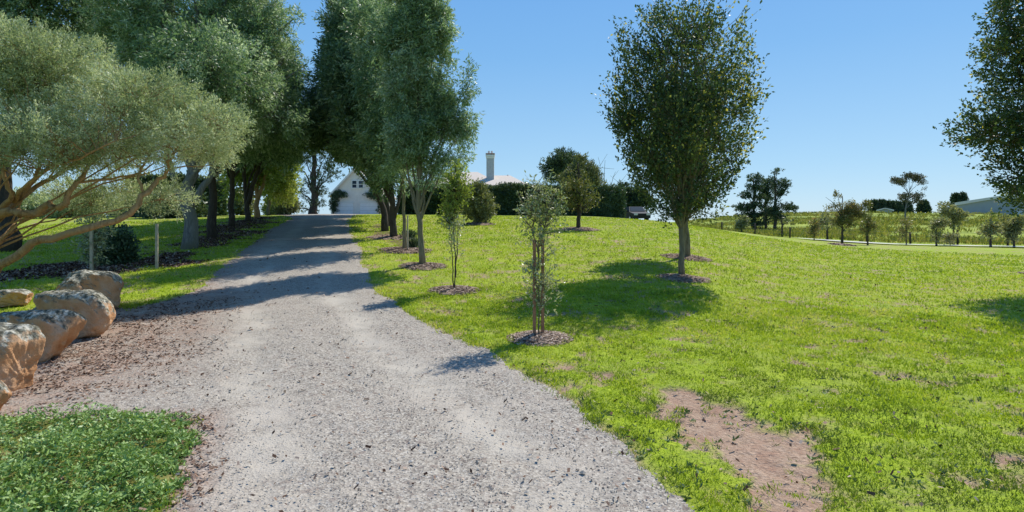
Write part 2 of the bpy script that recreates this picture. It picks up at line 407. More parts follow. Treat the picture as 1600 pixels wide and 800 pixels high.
ii = idx[:-1, :]; jj = idx[1:, :]
Q = np.stack([ii, np.roll(ii, -1, 1), np.roll(jj, -1, 1), jj], -1).reshape(-1, 4)
Vg = np.stack([X.ravel(), Y.ravel(), Z.ravel()], 1)
sdf = sd.ravel(); qs = sdf[Q].mean(1) > 0
def ground_part(name, sel, material, attrs, extra_fan=False):
    q = Q[sel]; used = np.unique(q); re = np.full(len(Vg), -1); re[used] = np.arange(len(used)); q = re[q]
    mb = MB(); mb.add(Vg[used], q)
    o = mb.build(name, material, None, True)
    for k, a in attrs.items():
        t = o.data.attributes.new(k, 'FLOAT', 'POINT'); t.data.foreach_set('value', a.ravel()[used].astype(np.float32))
    return o
# lawn material
m, nt, out = mat('lawn_material'); c = coord(nt)
n1 = noise(nt, .35, 5, .6, c); n2 = noise(nt, 2.2, 5, .65, c); n3 = noise(nt, 22, 4, .7, c); n4 = noise(nt, .06, 3, .5, c)
g = ramp(nt, n3, [(.3, (.16, .235, .015)), (.52, (.29, .395, .02)), (.72, (.43, .50, .045))])
g = mix(nt, mapr(nt, n1, .42, .68), g, mix(nt, .55, g, (.38, .42, .05)))
g = mix(nt, mapr(nt, n2, .5, .75, 0, .55), g, (.19, .28, .02))
th_ = math_(nt, 'MULTIPLY', mapr(nt, noise(nt, 1.3, 5, .7, c), .45, .65, .0, .5), mapr(nt, noise(nt, 45, 3, .7, c), .38, .6))
g = mix(nt, th_, g, (.27, .23, .14))
dist = attr(nt, 'far')
g = mix(nt, mapr(nt, dist, 0, 1, 0, .9), g, mix(nt, mapr(nt, noise(nt, .12, 6, .7, c), .38, .62), (.13, .18, .03), (.33, .38, .06)))
so_ = mix(nt, mapr(nt, noise(nt, 40, 5, .75, c), .3, .7), (.22, .14, .09), (.56, .41, .30)); so_ = mix(nt, mapr(nt, noise(nt, 4, 4, .6, c), .45, .7, 0, .8), so_, (.33, .19, .13))
g = mix(nt, attr(nt, 'soil'), g, so_)
shaded_mulch = mix(nt, noise(nt, 25, 5, .75, c), (.04, .025, .018), (.22, .14, .095))  # mulch brown, darkened to carry the shade under the left row
g = mix(nt, attr(nt, 'mulch'), g, shaded_mulch)
finish(nt, out, g, .9, bump(nt, n3, .05, .8), .1)
LAWN = m
# gravel material
m, nt, out = mat('gravel_material'); c = coord(nt)
vo = nt.nodes.new('ShaderNodeTexVoronoi'); vo.inputs['Scale'].default_value = 62; nt.links.new(c, vo.inputs['Vector'])
vo2 = nt.nodes.new('ShaderNodeTexVoronoi'); vo2.inputs['Scale'].default_value = 26; nt.links.new(c, vo2.inputs['Vector'])
sep = nt.nodes.new('ShaderNodeSeparateColor'); nt.links.new(vo.outputs['Color'], sep.inputs[0])
sep2 = nt.nodes.new('ShaderNodeSeparateColor'); nt.links.new(vo2.outputs['Color'], sep2.inputs[0])
stone = ramp(nt, sep.outputs[0], [(0, (.10, .085, .08)), (.12, (.22, .19, .155)), (.5, (.33, .29, .24)), (.8, (.39, .35, .29)), (1, (.50, .455, .39))])
stone = mix(nt, mapr(nt, sep2.outputs[0], .9, .94, 0, .5), stone, (.17, .12, .10))
fine = mix(nt, noise(nt, 90, 3, .7, c), (.39, .35, .285), (.50, .455, .385))
tr_ = attr(nt, 'track'); bl = noise(nt, 1.4, 5, .65, c)
f = math_(nt, 'MULTIPLY', mapr(nt, bl, .35, .62), math_(nt, 'ADD', math_(nt, 'MULTIPLY', tr_, 1.0), .12))
g = mix(nt, f, stone, fine)
g = mix(nt, mapr(nt, noise(nt, .7, 4, .6, c), .45, .7, 0, .35), g, (.42, .36, .30))
lit = mix(nt, sep.outputs[1], (.13, .075, .05), (.42, .27, .20))
lf = math_(nt, 'MULTIPLY', attr(nt, 'litter'), mapr(nt, noise(nt, 3.2, 5, .7, c), .32, .58, .1, 1))
g = mix(nt, lf, g, mix(nt, .3, lit, g))
finish(nt, out, g, .9, bump(nt, vo.outputs['Distance'], 0.007, .7), .15)
GRAV = m
far = smooth(42, 120, RR) * smooth(U0 + 120, U0 + 260, U0 + F * X / np.maximum(Y, .1)) * (Y > 0)
ground_part('lawn', ~qs, LAWN, {'soil': np.maximum(SO, smooth(-.14, .02, sd) * .8 * smooth(.35, .6, fbm(X * 1.7, Y * 1.7, 61, 3))), 'mulch': MU, 'far': far})['kind'] = 'structure'
# leaf litter on the apron beside the boulders
ap = W_([(60, 600), (150, 545), (215, 500), (300, 470)]); ad, _ = pdist(ap, X, Y)
edge = smooth(.45, .05, sd) * (LAT < 0) * .8
LT = np.clip(np.maximum(smooth(2.0, .3, ad + (fbm(X, Y, 71, 3) - .5) * 1.2), edge) + 0.0, 0, 1)
ground_part('driveway', qs, GRAV, {'track': track, 'litter': LT})['kind'] = 'structure'
def gzf(x, y):    # ground height incl. the near micro relief
    x = np.asarray(x, float); y = np.asarray(y, float)
    return zt(x, y) + smooth(30, 8, np.hypot(x, y)) * (fbm(x * 5, y * 5, 5, 4) - .5) * .035

# ================================================================ grass blades
RINGS = []   # filled by mulch rings (x, y, r)
ring_px = [(843, 531, .44), (710, 455, .52), (1067, 436, .62), (1072, 403, .75), (905, 359, .95), (748, 351, .85), (661, 417, .6), (632, 392, .8), (1642, 430, .7), (1316, 383, .8), (612, 372, .9)]
for u, v, r in ring_px: x, y, z = at(u, v); RINGS.append((x, y, r))
def grass(seed, n, r0, r1, h, wd, pw, a0=-50, a1=50):
    rng = np.random.default_rng(seed)
    r = r0 * (r1 / r0) ** (rng.random(n) ** pw); t = np.radians(rng.uniform(a0, a1, n))
    x = r * np.sin(t); y = r * np.cos(t)
    s = drive_sd(x, y); keep = s < rng.uniform(-.08, .06, n) + (fbm(x * 6, y * 6, 86, 2) - .45) * .22
    keep &= rng.random(n) > np.maximum(soil(x, y) * (1.0 - .7 * smooth(.62, .7, fbm(x * 9, y * 9, 85, 2))), mulch(x, y) * .93)
    keep &= ~inside(cover_poly, x, y)
    for a, b, c_ in RINGS: keep &= np.hypot(x - a, y - b) > c_ * rng.uniform(.8, 1.05, n)
    keep &= rng.random(n) < .22 + .95 * smooth(.34, .6, fbm(x * 3.4, y * 3.4, 81, 4) + .1 * smooth(5, 10, r))
    x, y, r, s = x[keep], y[keep], r[keep], s[keep]; n = len(x)
    z = gzf(x, y) + .02 * smooth(0, -.15, s) * smooth(30, 8, r) - .006
    hs = h * rng.uniform(.45, 1.25, n) * (.6 + .8 * fbm(x * 1.3, y * 1.3, 82, 3)) * (r / r0) ** .35
    hs *= 1 + .7 * smooth(-.35, -.02, s) * (r < 14)
    a = rng.uniform(0, 2 * math.pi, n); wv = wd * rng.uniform(.6, 1.4, n) * (r / r0) ** .85
    lean = rng.normal(0, .55, (n, 2)) * hs[:, None]
    P = np.stack([x, y, z], 1); sx = np.stack([np.cos(a), np.sin(a), a * 0], 1) * wv[:, None] * .5
    tip = P + np.stack([lean[:, 0], lean[:, 1], hs], 1)
    V = np.stack([P - sx, P + sx, tip], 1).reshape(-1, 3)
    v = np.clip(.5 * rng.random(n) + .5 * fbm(x * .35, y * .35, 83, 4) + (fbm(x * 2, y * 2, 84, 3) - .5) * .9 + .14 - .28 * smooth(9, 4, r), 0, 1)
    return V, np.arange(3 * n).reshape(-1, 3), np.repeat(v, 3)
GR = leaf_mat('grass_blade', [(.09, .14, .035), (.18, .265, .03), (.265, .38, .022), (.355, .46, .035), (.52, .53, .18)], .45, .55, .25)
mb = MB()
for args in ((1, 330000, 2.6, 13, .026, .0055, .8), (2, 230000, 9, 42, .042, .018, .75)):
    V, T, v = grass(*args); mb.add(V, t=T, a=v)
tag(mb.build('lawn_grass', GR), 'short bright green grass covering the lawn', 'grass', kind='stuff')

rng = np.random.default_rng(66); n = 1500; r = 3 * (13 / 3) ** rng.random(n); t = np.radians(rng.uniform(-8, 50, n)); x = r * np.sin(t); y = r * np.cos(t)
k = (drive_sd(x, y) < -.02) & (rng.random(n) < smooth(.42, .62, fbm(x * 1.2, y * 1.2, 67, 3)) + .1); x, y, r = x[k], y[k], r[k]; n = len(x); per = 11
P = np.stack([x, y, gzf(x, y) + .01], 1)[:, None, :] + rng.normal(0, .014, (n, per, 3)) * np.array([1, 1, .2]); D = np.concatenate([rng.normal(0, 1, (n, per, 2)), rng.uniform(.15, .9, (n, per, 1))], -1)
mb = MB(); leaves(mb, P.reshape(-1, 3), D.reshape(-1, 3), .045 * rng.uniform(.5, 1.3, n * per), .016 * rng.uniform(.7, 1.3, n * per), (rng.random((n, 1)) * .6 + rng.random((n, per)) * .4).ravel(), rng)
tag(mb.build('lawn_weeds', leaf_mat('weed_leaf', [(.05, .09, .035), (.10, .16, .055), (.17, .24, .09), (.30, .36, .20)], .25, .5, .3)), 'broad leaved grey green weeds growing through the lawn', 'weeds', kind='stuff')

# ================================================================ pebbles on the drive
rng = np.random.default_rng(5)
n = 34000
r = 2.6 * (11 / 2.6) ** rng.random(n); t = np.radians(rng.uniform(-50, 24, n)); x = r * np.sin(t); y = r * np.cos(t)
s = drive_sd(x, y); k = (s > -.05) & (rng.random(n) > .55 * np.exp(-((np.abs(lateral(x, y)) - .78) / .3) ** 2)); x, y, r = x[k], y[k], r[k]; n = len(x)
ico = np.array([[1, 0, 0], [-1, 0, 0], [0, 1, 0], [0, -1, 0], [0, 0, 1], [0, 0, -1]], float)
tri = np.array([[0, 2, 4], [2, 1, 4], [1, 3, 4], [3, 0, 4], [2, 0, 5], [1, 2, 5], [3, 1, 5], [0, 3, 5]])
sz = rng.lognormal(-.1, .38, n) * .0047 * (r / 3) ** .35
V = ico[None] * (1 + rng.normal(0, .25, (n, 6, 1))) * sz[:, None, None]; V[..., 2] *= .6
a = rng.uniform(0, 6.28, n); ca, sa = np.cos(a)[:, None], np.sin(a)[:, None]
V = np.stack([V[..., 0] * ca - V[..., 1] * sa, V[..., 0] * sa + V[..., 1] * ca, V[..., 2]], -1) + np.stack([x, y, gzf(x, y) + sz * .1], 1)[:, None]
mb = MB(); mb.add(V.reshape(-1, 3), t=(tri[None] + np.arange(n)[:, None, None] * 6).reshape(-1, 3), a=np.repeat(rng.random(n), 6))
m, nt, out = mat('pebble'); finish(nt, out, ramp(nt, attr(nt, 'v'), [(0, (.12, .09, .075)), (.10, (.24, .205, .17)), (.5, (.32, .29, .245)), (.85, (.42, .38, .33)), (1, (.6, .56, .50))]), .8, spec=.2)
tag(mb.build('gravel', m), 'loose grey and brown gravel scattered over the drive', 'gravel', kind='stuff')

# ================================================================ fallen leaves / bark chips
def flakes(rng, x, y, z, L, W, tilt=.35):
    n = len(x); a = rng.uniform(0, 6.28, n); D = np.stack([np.cos(a), np.sin(a), rng.normal(0, tilt, n)], 1); D = unit(D)
    S = unit(np.stack([-np.sin(a), np.cos(a), rng.normal(0, tilt, n)], 1)); P = np.stack([x, y, z], 1)
    l = (L * rng.uniform(.5, 1.4, n))[:, None]; w_ = (W * rng.uniform(.6, 1.4, n))[:, None]
    V = np.stack([P - D * l / 2 - S * w_ / 2, P + D * l / 2 - S * w_ / 2, P + D * l / 2 + S * w_ / 2, P - D * l / 2 + S * w_ / 2], 1)
    return V.reshape(-1, 3), np.arange(4 * n).reshape(-1, 4), np.repeat(rng.random(n), 4)
m, nt, out = mat('bark_chip'); finish(nt, out, ramp(nt, attr(nt, 'v'), [(0, (.04, .025, .02)), (.4, (.15, .085, .055)), (.75, (.32, .21, .15)), (1, (.52, .42, .33))]), .95, spec=.05)
CHIP = m
rng = np.random.default_rng(8); n = 60000
r = 3.2 * (14 / 3.2) ** rng.random(n); t = np.radians(rng.uniform(-50, -14, n)); x = r * np.sin(t); y = r * np.cos(t)
d_, _ = pdist(ap, x, y); s = drive_sd(x, y); lat_ = lateral(x, y)
p_ = np.maximum(smooth(1.7, .2, d_ + (fbm(x * 1.5, y * 1.5, 71, 3) - .5)), smooth(.3, 0, s) * (lat_ < -1) * .6) * (s > -.05) * smooth(.3, .5, fbm(x * 3, y * 3, 72, 3))
k = rng.random(n) < p_ * .8; x, y, r = x[k], y[k], r[k]
mb = MB(); V, q, v = flakes(rng, x, y, gzf(x, y) + .008, .030 * (r / 5) ** .4, .012 * (r / 5) ** .4); mb.add(V, q, a=v)
n = 26000                                           # fallen leaves in the shaded beds
path = np.array(bed_path); tt = rng.random(n) * (len(path) - 1); i0 = tt.astype(int); fr = (tt - i0)[:, None]
P = path[i0] * (1 - fr) + path[i0 + 1] * fr + rng.normal(0, 1.0, (n, 2))
k = rng.random(n) < mulch(P[:, 0], P[:, 1]); P = P[k]
V, q, v = flakes(rng, P[:, 0], P[:, 1], zt(P[:, 0], P[:, 1]) + .015, .09, .04); mb.add(V, q, a=v)
n = 1500; r = 3 * (20 / 3) ** rng.random(n); t = np.radians(rng.uniform(-40, 46, n)); x = r * np.sin(t); y = r * np.cos(t)
V, q, v = flakes(rng, x, y, gzf(x, y) + .012 + .02 * (drive_sd(x, y) < 0), .034 * (r / 5) ** .5, .016 * (r / 5) ** .5, .5); mb.add(V, q, a=v)
tag(mb.build('leaf_litter', CHIP), 'brown fallen leaves and bark chips beside the boulders', 'leaf litter', kind='stuff')

# small clods and dark stones lying on the bare soil
mb = MB(); rng = np.random.default_rng(12); n = 2600
tt = rng.random(n) * 5.2; path = np.array(soil_path); i0 = tt.astype(int); fr = (tt - i0)[:, None]; P = path[i0] * (1 - fr) + path[i0 + 1] * fr + rng.normal(0, .17, (n, 2))
k = soil(P[:, 0], P[:, 1]) > .4; P = P[k]; n = len(P); sz = rng.lognormal(0, .5, n) * .005
V = ico[None] * (1 + rng.normal(0, .25, (n, 6, 1))) * sz[:, None, None] + np.stack([P[:, 0], P[:, 1], gzf(P[:, 0], P[:, 1]) - .03], 1)[:, None]
mb.add(V.reshape(-1, 3), t=(tri[None] + np.arange(n)[:, None, None] * 6).reshape(-1, 3), a=np.repeat(rng.random(n), 6))
m, nt, out = mat('soil_clod'); finish(nt, out, ramp(nt, attr(nt, 'v'), [(0, (.08, .04, .03)), (.3, (.28, .16, .11)), (1, (.5, .32, .25))]), .9, spec=.1)
tag(mb.build('soil_crumbs', m), 'reddish soil crumbs and small stones on the bare patch', 'soil crumbs', kind='stuff')

# ================================================================ leafy ground cover, bottom left
rng = np.random.default_rng(13); n = 19000
r = 2.6 * (7.5 / 2.6) ** rng.random(n); t = np.radians(rng.uniform(-64, -18, n)); x = r * np.sin(t); y = r * np.cos(t)
sdc = sdist(cover_poly, x, y) + (fbm(x * 3, y * 3, 91, 4) - .5) * .55
k = sdc > -.03; x, y, sdc = x[k], y[k], sdc[k]; n = len(x)
hgt = (.015 + .17 * smooth(.3, .75, fbm(x * 4.5, y * 4.5, 92, 4))) * smooth(-.05, .25, sdc) + .015
base = np.stack([x, y, gzf(x, y)], 1)
mb = MB()
per = 9; up_ = rng.random((n, per)); P = base[:, None, :] + np.concatenate([rng.normal(0, .018, (n, per, 2)), (up_ * hgt[:, None])[..., None]], -1)
D = np.concatenate([rng.normal(0, 1, (n, per, 2)), rng.uniform(.05, .9, (n, per, 1))], -1)
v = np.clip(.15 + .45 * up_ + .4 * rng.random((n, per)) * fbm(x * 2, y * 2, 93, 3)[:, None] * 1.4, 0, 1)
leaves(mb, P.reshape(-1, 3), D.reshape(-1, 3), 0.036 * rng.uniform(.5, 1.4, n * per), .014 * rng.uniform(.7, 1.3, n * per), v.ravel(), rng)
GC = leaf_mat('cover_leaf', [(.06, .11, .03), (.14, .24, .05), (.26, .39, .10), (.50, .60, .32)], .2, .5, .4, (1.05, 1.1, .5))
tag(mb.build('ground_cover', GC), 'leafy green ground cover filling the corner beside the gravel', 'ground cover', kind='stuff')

# ================================================================ mulch rings
def mulch_ring(x, y, r, label, seed, low=.05):
    rng = np.random.default_rng(seed); z0 = gz(x, y); mb = MB(); na, nrr = 40, 8
    ang = np.linspace(0, 2 * math.pi, na, endpoint=False); er = r * (1 + .12 * np.sin(ang * 3 + seed) + .08 * rng.normal(size=na))
    V = [[x, y, z0 + low]]
    for k in range(1, nrr + 1):
        f = k / nrr; xx = x + er * f * np.cos(ang); yy = y + er * f * np.sin(ang)
        zz = zt(xx, yy) + low * (1 - f ** 3) + (.02 if k < nrr else -.03) + rng.normal(0, .006, na) * (k < nrr); V += list(np.stack([xx, yy, zz], 1))
    t = [[0, 1 + i, 1 + (i + 1) % na] for i in range(na)]
    q = [[1 + (k - 1) * na + i, 1 + k * na + i, 1 + k * na + (i + 1) % na, 1 + (k - 1) * na + (i + 1) % na] for k in range(1, nrr) for i in range(na)]
    mb.add(V, q, t, a=.42)
    n = int(1500 if y < 20 else 500); rr = r * 1.1 * np.sqrt(rng.random(n)); aa = rng.uniform(0, 6.28, n); cx, cy = x + rr * np.cos(aa), y + rr * np.sin(aa)
    V, q, v = flakes(rng, cx, cy, zt(cx, cy) + low * np.maximum(0, 1 - (rr / r) ** 3) + .03, .05 * max(1, y / 14), .018 * max(1, y / 14), .15); mb.add(V, q, a=v)
    return tag(mb.build('mulch_ring', CHIP_R, off=None), label, 'mulch', 'mulch rings around the trees')
m, nt, out = mat('pale_bark_chip'); finish(nt, out, ramp(nt, attr(nt, 'v'), [(0, (.10, .065, .05)), (.4, (.28, .205, .15)), (.75, (.42, .32, .25)), (1, (.60, .50, .42))]), .95, spec=.05)
CHIP_R = m
ring_names = ['bark mulch ring around the two stakes of the nearest sapling', 'mulch ring under the yellow green topped sapling', 'mulch ring at the foot of the large dark oval tree',
    'mulch ring of the thin trunk hidden behind the large oval tree', 'mulch ring under the small reddish tree before the hedge', 'mulch ring under the round bush before the hedge',
    'mulch ring around the tall slender grey green tree by the drive', 'mulch ring around the thin staked tree beside dark tufts', 'mulch ring of the tree cut by the right picture edge',
    'mulch ring under the reddish orchard tree near the far track', 'mulch around the forked trunks in the row right of drive']
for i, ((x, y, r), l) in enumerate(zip(RINGS, ring_names)): mulch_ring(x, y, r, l, 100 + i, .05 if y < 20 else .09)

# ================================================================ boulders
m, nt, out = mat('sandstone'); c = coord(nt)
a_ = ramp(nt, noise(nt, 2.0, 6, .6, c), [(.3, (.42, .19, .08)), (.5, (.62, .34, .17)), (.7, (.66, .47, .32))])
geo = nt.nodes.new('ShaderNodeNewGeometry'); sx = nt.nodes.new('ShaderNodeSeparateXYZ'); nt.links.new(geo.outputs['Normal'], sx.inputs[0])
li = math_(nt, 'ADD', sx.outputs[2], math_(nt, 'MULTIPLY', math_(nt, 'SUBTRACT', noise(nt, 5, 5, .7, c), .5), 1.6))
lich = ramp(nt, noise(nt, 14, 5, .7, c), [(.38, (.06, .06, .045)), (.5, (.22, .21, .16)), (.6, (.55, .53, .45))])
g = mix(nt, mapr(nt, li, .18, .55), a_, lich)
g = mix(nt, mapr(nt, noise(nt, 60, 3, .6, c), .55, .75, 0, .35), g, (.12, .08, .05))
finish(nt, out, g, .9, bump(nt, noise(nt, 12, 8, .7, c), .06, .8), .15); ROCK = m
def boulder(u, v, wpx, hpx, label, seed, depth=.8, rz=.3, sink=.12, cuts=12, dd=0):
    rng = np.random.default_rng(seed); x, y, z = at(u, v); y += dd; x = px(u, y); z = gz(x, y)
    import bmesh
    bm = bmesh.new(); bmesh.ops.create_icosphere(bm, subdivisions=6, radius=1)
    V = np.array([q.co[:] for q in bm.verts]); fc = [[p.index for p in f_.verts] for f_ in bm.faces]; bm.free()
    D = V.copy(); n_ = rng.normal(size=(cuts, 3)); n_[:, 2] *= .5; n_ = unit(n_); h_ = rng.uniform(.62, .9, cuts)
    rr = np.ones(len(V)) * 1.05
    for k in range(cuts):
        dp = D @ n_[k]; lim = np.where(dp > .05, h_[k] / np.maximum(dp, .05), 9); rr = -np.log(np.exp(-rr * 34) + np.exp(-np.minimum(lim, 5) * 34)) / 34
    top = D[:, 2]; lim = np.where(top > .05, .78 / np.maximum(top, .05), 9); rr = -np.log(np.exp(-rr * 16) + np.exp(-np.minimum(lim, 5) * 16)) / 16
    rr += (fbm(D[:, 0] * 2 + D[:, 2] + 9, D[:, 1] * 2 + D[:, 2] * .8 + 9, seed, 5) - .5) * .34 + (fbm(D[:, 0] * 6 + 4 * D[:, 2] + 40, D[:, 1] * 6 - D[:, 2] * 3 + 40, seed + 1, 5) - .5) * .07
    w_ = wpx / F * y / 1.95; h = hpx / F * y / 1.7
    V = D * rr[:, None] * np.array([w_ * 1.1, w_ * depth, h]); cz, sz_ = math.cos(rz), math.sin(rz)
    V = np.c_[V[:, 0] * cz - V[:, 1] * sz_, V[:, 0] * sz_ + V[:, 1] * cz, V[:, 2] + h * (.86 - sink)]
    mb = MB(); mb.add(V, t=fc)
    o = mb.build('boulder', ROCK, None, True); o.location = (x, y, z)
    return tag(o, label, 'boulder', 'sandstone boulders lining the drive edge')
boulder(137, 490, 102, 66, 'pale rounded boulder farthest along the row with lichen top', 3, .8, .2, dd=.3)
boulder(110, 530, 120, 76, 'long grey lichen covered boulder second from the far end', 7, .7, -.3, dd=.25)
boulder(54, 570, 120, 86, 'orange flat topped boulder with a sheer split face', 5, .8, .35, dd=.25)
boulder(6, 618, 104, 108, 'smooth red brown boulder cut by the picture edge', 11, .9, .1, dd=.25)
boulder(-36, 655, 80, 70, 'sliver of orange boulder at the bottom of the row', 14, .8, .1, dd=.1)
boulder(14, 490, 66, 30, 'small dark mossy boulder set back behind the row', 17, .8, .0, dd=.5)

# ================================================================ materials for plants
SILV = leaf_mat('silver_green_leaf', [(.04, .08, .04), (.13, .225, .095), (.29, .39, .22), (.66, .74, .60)], .42, .46, .55, (1.1, 1.15, .75))
SILV_SHADE = leaf_mat('shaded_silver_leaf', [(.03, .065, .034), (.09, .165, .07), (.20, .30, .155), (.50, .60, .44)], .38, .46, .55, (1.1, 1.15, .75))  # darker copy of the silver leaf, shade of farther crowns in its colour
SHRUB = leaf_mat('olive_silver_leaf', [(.10, .14, .055), (.27, .34, .165), (.49, .56, .33), (.74, .78, .60)], .37, .5, .4, (1.15, 1.12, .7))
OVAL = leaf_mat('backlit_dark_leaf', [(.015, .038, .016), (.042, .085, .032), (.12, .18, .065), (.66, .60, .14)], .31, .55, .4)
YEL = leaf_mat('yellow_green_leaf', [(.10, .15, .035), (.20, .28, .06), (.34, .42, .10), (.52, .56, .25)], .42, .5, .3)
SAP = leaf_mat('grey_sapling_leaf', [(.08, .13, .05), (.17, .24, .10), (.33, .38, .24), (.5, .53, .42)], .35, .4, .5)
REDL = leaf_mat('reddish_leaf', [(.06, .08, .03), (.14, .17, .06), (.23, .21, .09), (.34, .23, .13)], .35, .5, .3)
PINE = leaf_mat('pine_needle', [(.02, .04, .025), (.045, .08, .045), (.09, .14, .07), (.16, .21, .12)], .2, .6, .2)
GREY = leaf_mat('grey_olive_leaf', [(.07, .085, .04), (.15, .18, .08), (.26, .29, .14), (.40, .42, .25)], .25, .5, .3)
OLIV = leaf_mat('open_olive_leaf', [(.09, .11, .05), (.20, .22, .10), (.32, .34, .18), (.46, .46, .28)], .35, .5, .3)
HEDGE = leaf_mat('hedge_leaf', [(.022, .05, .026), (.055, .10, .05), (.11, .17, .085), (.28, .31, .20)], .2, .45, .35)
BARKG = bark_mat('grey_bark', (.09, .085, .08), (.24, .23, .21), (.18, .175, .14))
BARKD = bark_mat('dark_bark', (.025, .02, .017), (.10, .08, .065), (.07, .058, .045))
BARKT = bark_mat('tan_bark', (.15, .085, .035), (.46, .29, .14), (.38, .24, .11), 24)
BARKP = bark_mat('olive_bark', (.08, .07, .045), (.27, .24, .16), (.20, .17, .10))
STAKE = plain_mat('weathered_timber', (.42, .36, .27), .8, .3, 9)
HARD = plain_mat('red_hardwood', (.30, .15, .09), .75, .3, 9)
TIE = plain_mat('rubber_tie', (.03, .03, .03), .7, .2)

# ================================================================ spreading shrub at left
d = 8.6; b0 = atd(-95, d)
bl = pb(d, (40, 150, 105, 85), (170, 200, 95, 62), (290, 215, 72, 48), (345, 200, 42, 34), (-60, 140, 130, 100), (80, 100, 90, 42), (225, 160, 85, 42), (60, 225, 85, 40, -.6), (150, 235, 75, 32, .8), (0, 80, 70, 45), (330, 235, 38, 22, .5),
        (140, 320, 36, 22, .7), (250, 312, 42, 22, .4), (185, 300, 42, 20, 1.2), (110, 300, 40, 18, 1.6), (-120, 260, 60, 50), yr=.95)
P_ = lambda *p: [(px(u, d + o), d + o, pz(v, d + o)) for u, v, o in p]
limbs = [(P_((-95, 470, 0), (-20, 430, -.3), (20, 405, -.4), (60, 378, -.5), (130, 360, -.5), (205, 335, -.3), (225, 305, -.2), (245, 282, 0), (262, 262, 0), (272, 238, 0)), .075, .02),
         (P_((-95, 400, 0), (-40, 355, -.1), (10, 330, -.2), (40, 336, -.2), (75, 326, -.2), (100, 322, -.3), (112, 295, -.3), (128, 272, -.2), (160, 235, 0)), .085, .02),
         (P_((-20, 345, 0), (15, 325, .1), (30, 310, .2), (70, 285, .3), (110, 262, .4), (165, 240, .5), (215, 215, .5)), .05, .015),
         (P_((0, 330, 0), (20, 305, -.2), (5, 275, -.3), (0, 245, -.3)), .045, .015),
         (P_((25, 312, 0), (60, 270, .2), (68, 240, .2), (75, 200, .3)), .04, .012),
         (P_((22, 315, 0), (40, 290, -.4), (85, 258, -.6), (130, 245, -.7), (180, 220, -.7)), .032, .01),
         (P_((120, 285, -.2), (170, 280, 0), (215, 272, .2), (240, 255, .3)), .022, .01),
         (P_((225, 303, -.2), (215, 280, -.2), (222, 262, -.1), (235, 240, 0)), .022, .01),
         (P_((-60, 380, 0), (-50, 300, .3), (-60, 220, .4)), .06, .02)]
make_tree('spreading_shrub', 'wide spreading olive green shrub tree with twisting tan limbs over boulders', 'tree', b0, [b0, (b0[0] + .1, d, b0[2] + .5), (b0[0] + .3, d, b0[2] + 1.0)], .15, bl, SHRUB, BARKT, 1,
          n=6200, per=42, L=.045, W=.013, ln=.20, spread=.05, up=.45, outward=.7, shell=.62, rnd=.35, twigs=.22, limbs=limbs, fork=.7, limb_r=.13, gap=.31, gscale=1.6, ldir=.6)

# ================================================================ avenue, left row
def tr(u, v, d=None):
    if d is None: return at(u, v)
    return atd(u, d)
G1 = 'trees in the row left of the drive'
b = at(296, 389); d = b[1]
make_tree('avenue_tree', 'thick pale grey trunk tree nearest the drive in the left row', 'tree', b, ptrunk(b, d, (296, 330), (297, 290), (300, 240), (305, 150), (310, 40)), .23,
    pb(d, (300, 60, 100, 80), (375, 120, 78, 78), (210, 95, 80, 60, 1), (408, 60, 44, 62), (436, 165, 34, 42), (345, 185, 70, 40, 1), (300, -50, 100, 70), (380, -60, 60, 55), (240, 10, 80, 60), (438, 102, 22, 26), (425, 14, 22, 26), (458, 30, 9, 9), (462, 112, 9, 12), (180, 30, 60, 50, 2), (330, 120, 80, 60, -2), (385, 100, 60, 60, 3), (330, 60, 80, 60, 4), (250, 150, 60, 40, 3), yr=1.25),
    SILV, BARKG, 21, n=9500, per=36, L=.12, W=.034, ln=.42, spread=.10, up=.1, outward=.6, shell=.55, twigs=.12, droop=.35, gap=.49, gscale=1.5, fork=.22, group=G1,
    limbs=[([(px(292, d), d, pz(330, d)), (px(272, d), d, pz(285, d)), (px(262, d), d, pz(240, d)), (px(240, d), d, pz(190, d))], .12, .05), ([(px(298, d), d, pz(325, d)), (px(322, d), d, pz(285, d)), (px(340, d), d, pz(250, d)), (px(365, d), d, pz(200, d))], .12, .05)])
b = at(333, 371); d = b[1]
make_tree('avenue_tree', 'second trunk in the left row, slim and dark', 'tree', b, ptrunk(b, d, (332, 300), (331, 240), (335, 150), (345, 40)), .17,
    pb(d, (395, 130, 60, 65), (425, 190, 48, 38), (370, 215, 55, 30), (400, 40, 40, 60), (330, 180, 60, 50), (345, 60, 70, 65), (436, 132, 26, 36), (375, 110, 50, 60, 3), (280, 150, 70, 50, 2), (300, 80, 70, 60, 4), yr=1.5), SILV, BARKD, 22, n=5200, per=30, L=.16, W=.045, ln=.55, spread=.16, up=.1, outward=.6,
    twigs=.1, droop=.3, gap=.48, gscale=1.4, fork=.3, group=G1)
b = at(362, 354); d = b[1]
make_tree('avenue_tree', 'third tree in the left row with a stout black trunk', 'tree', b, ptrunk(b, d, (362, 300), (363, 260), (370, 200), (385, 120)), .15,
    pb(d, (420, 190, 52, 42), (395, 150, 55, 55), (445, 222, 36, 24), (380, 220, 50, 24), (350, 190, 50, 50), (430, 130, 45, 50), (400, 90, 50, 50), (340, 225, 40, 22), (300, 190, 50, 40), yr=1.6), SILV_SHADE, BARKD, 23, n=3000, per=28, L=.2, W=.06, ln=.7, spread=.2, up=.1, outward=.6,
    twigs=.15, droop=.3, gap=.46, gscale=1.1, fork=.3, group=G1)
b = at(387, 351); d = b[1] + 3; b = atd(387, d)
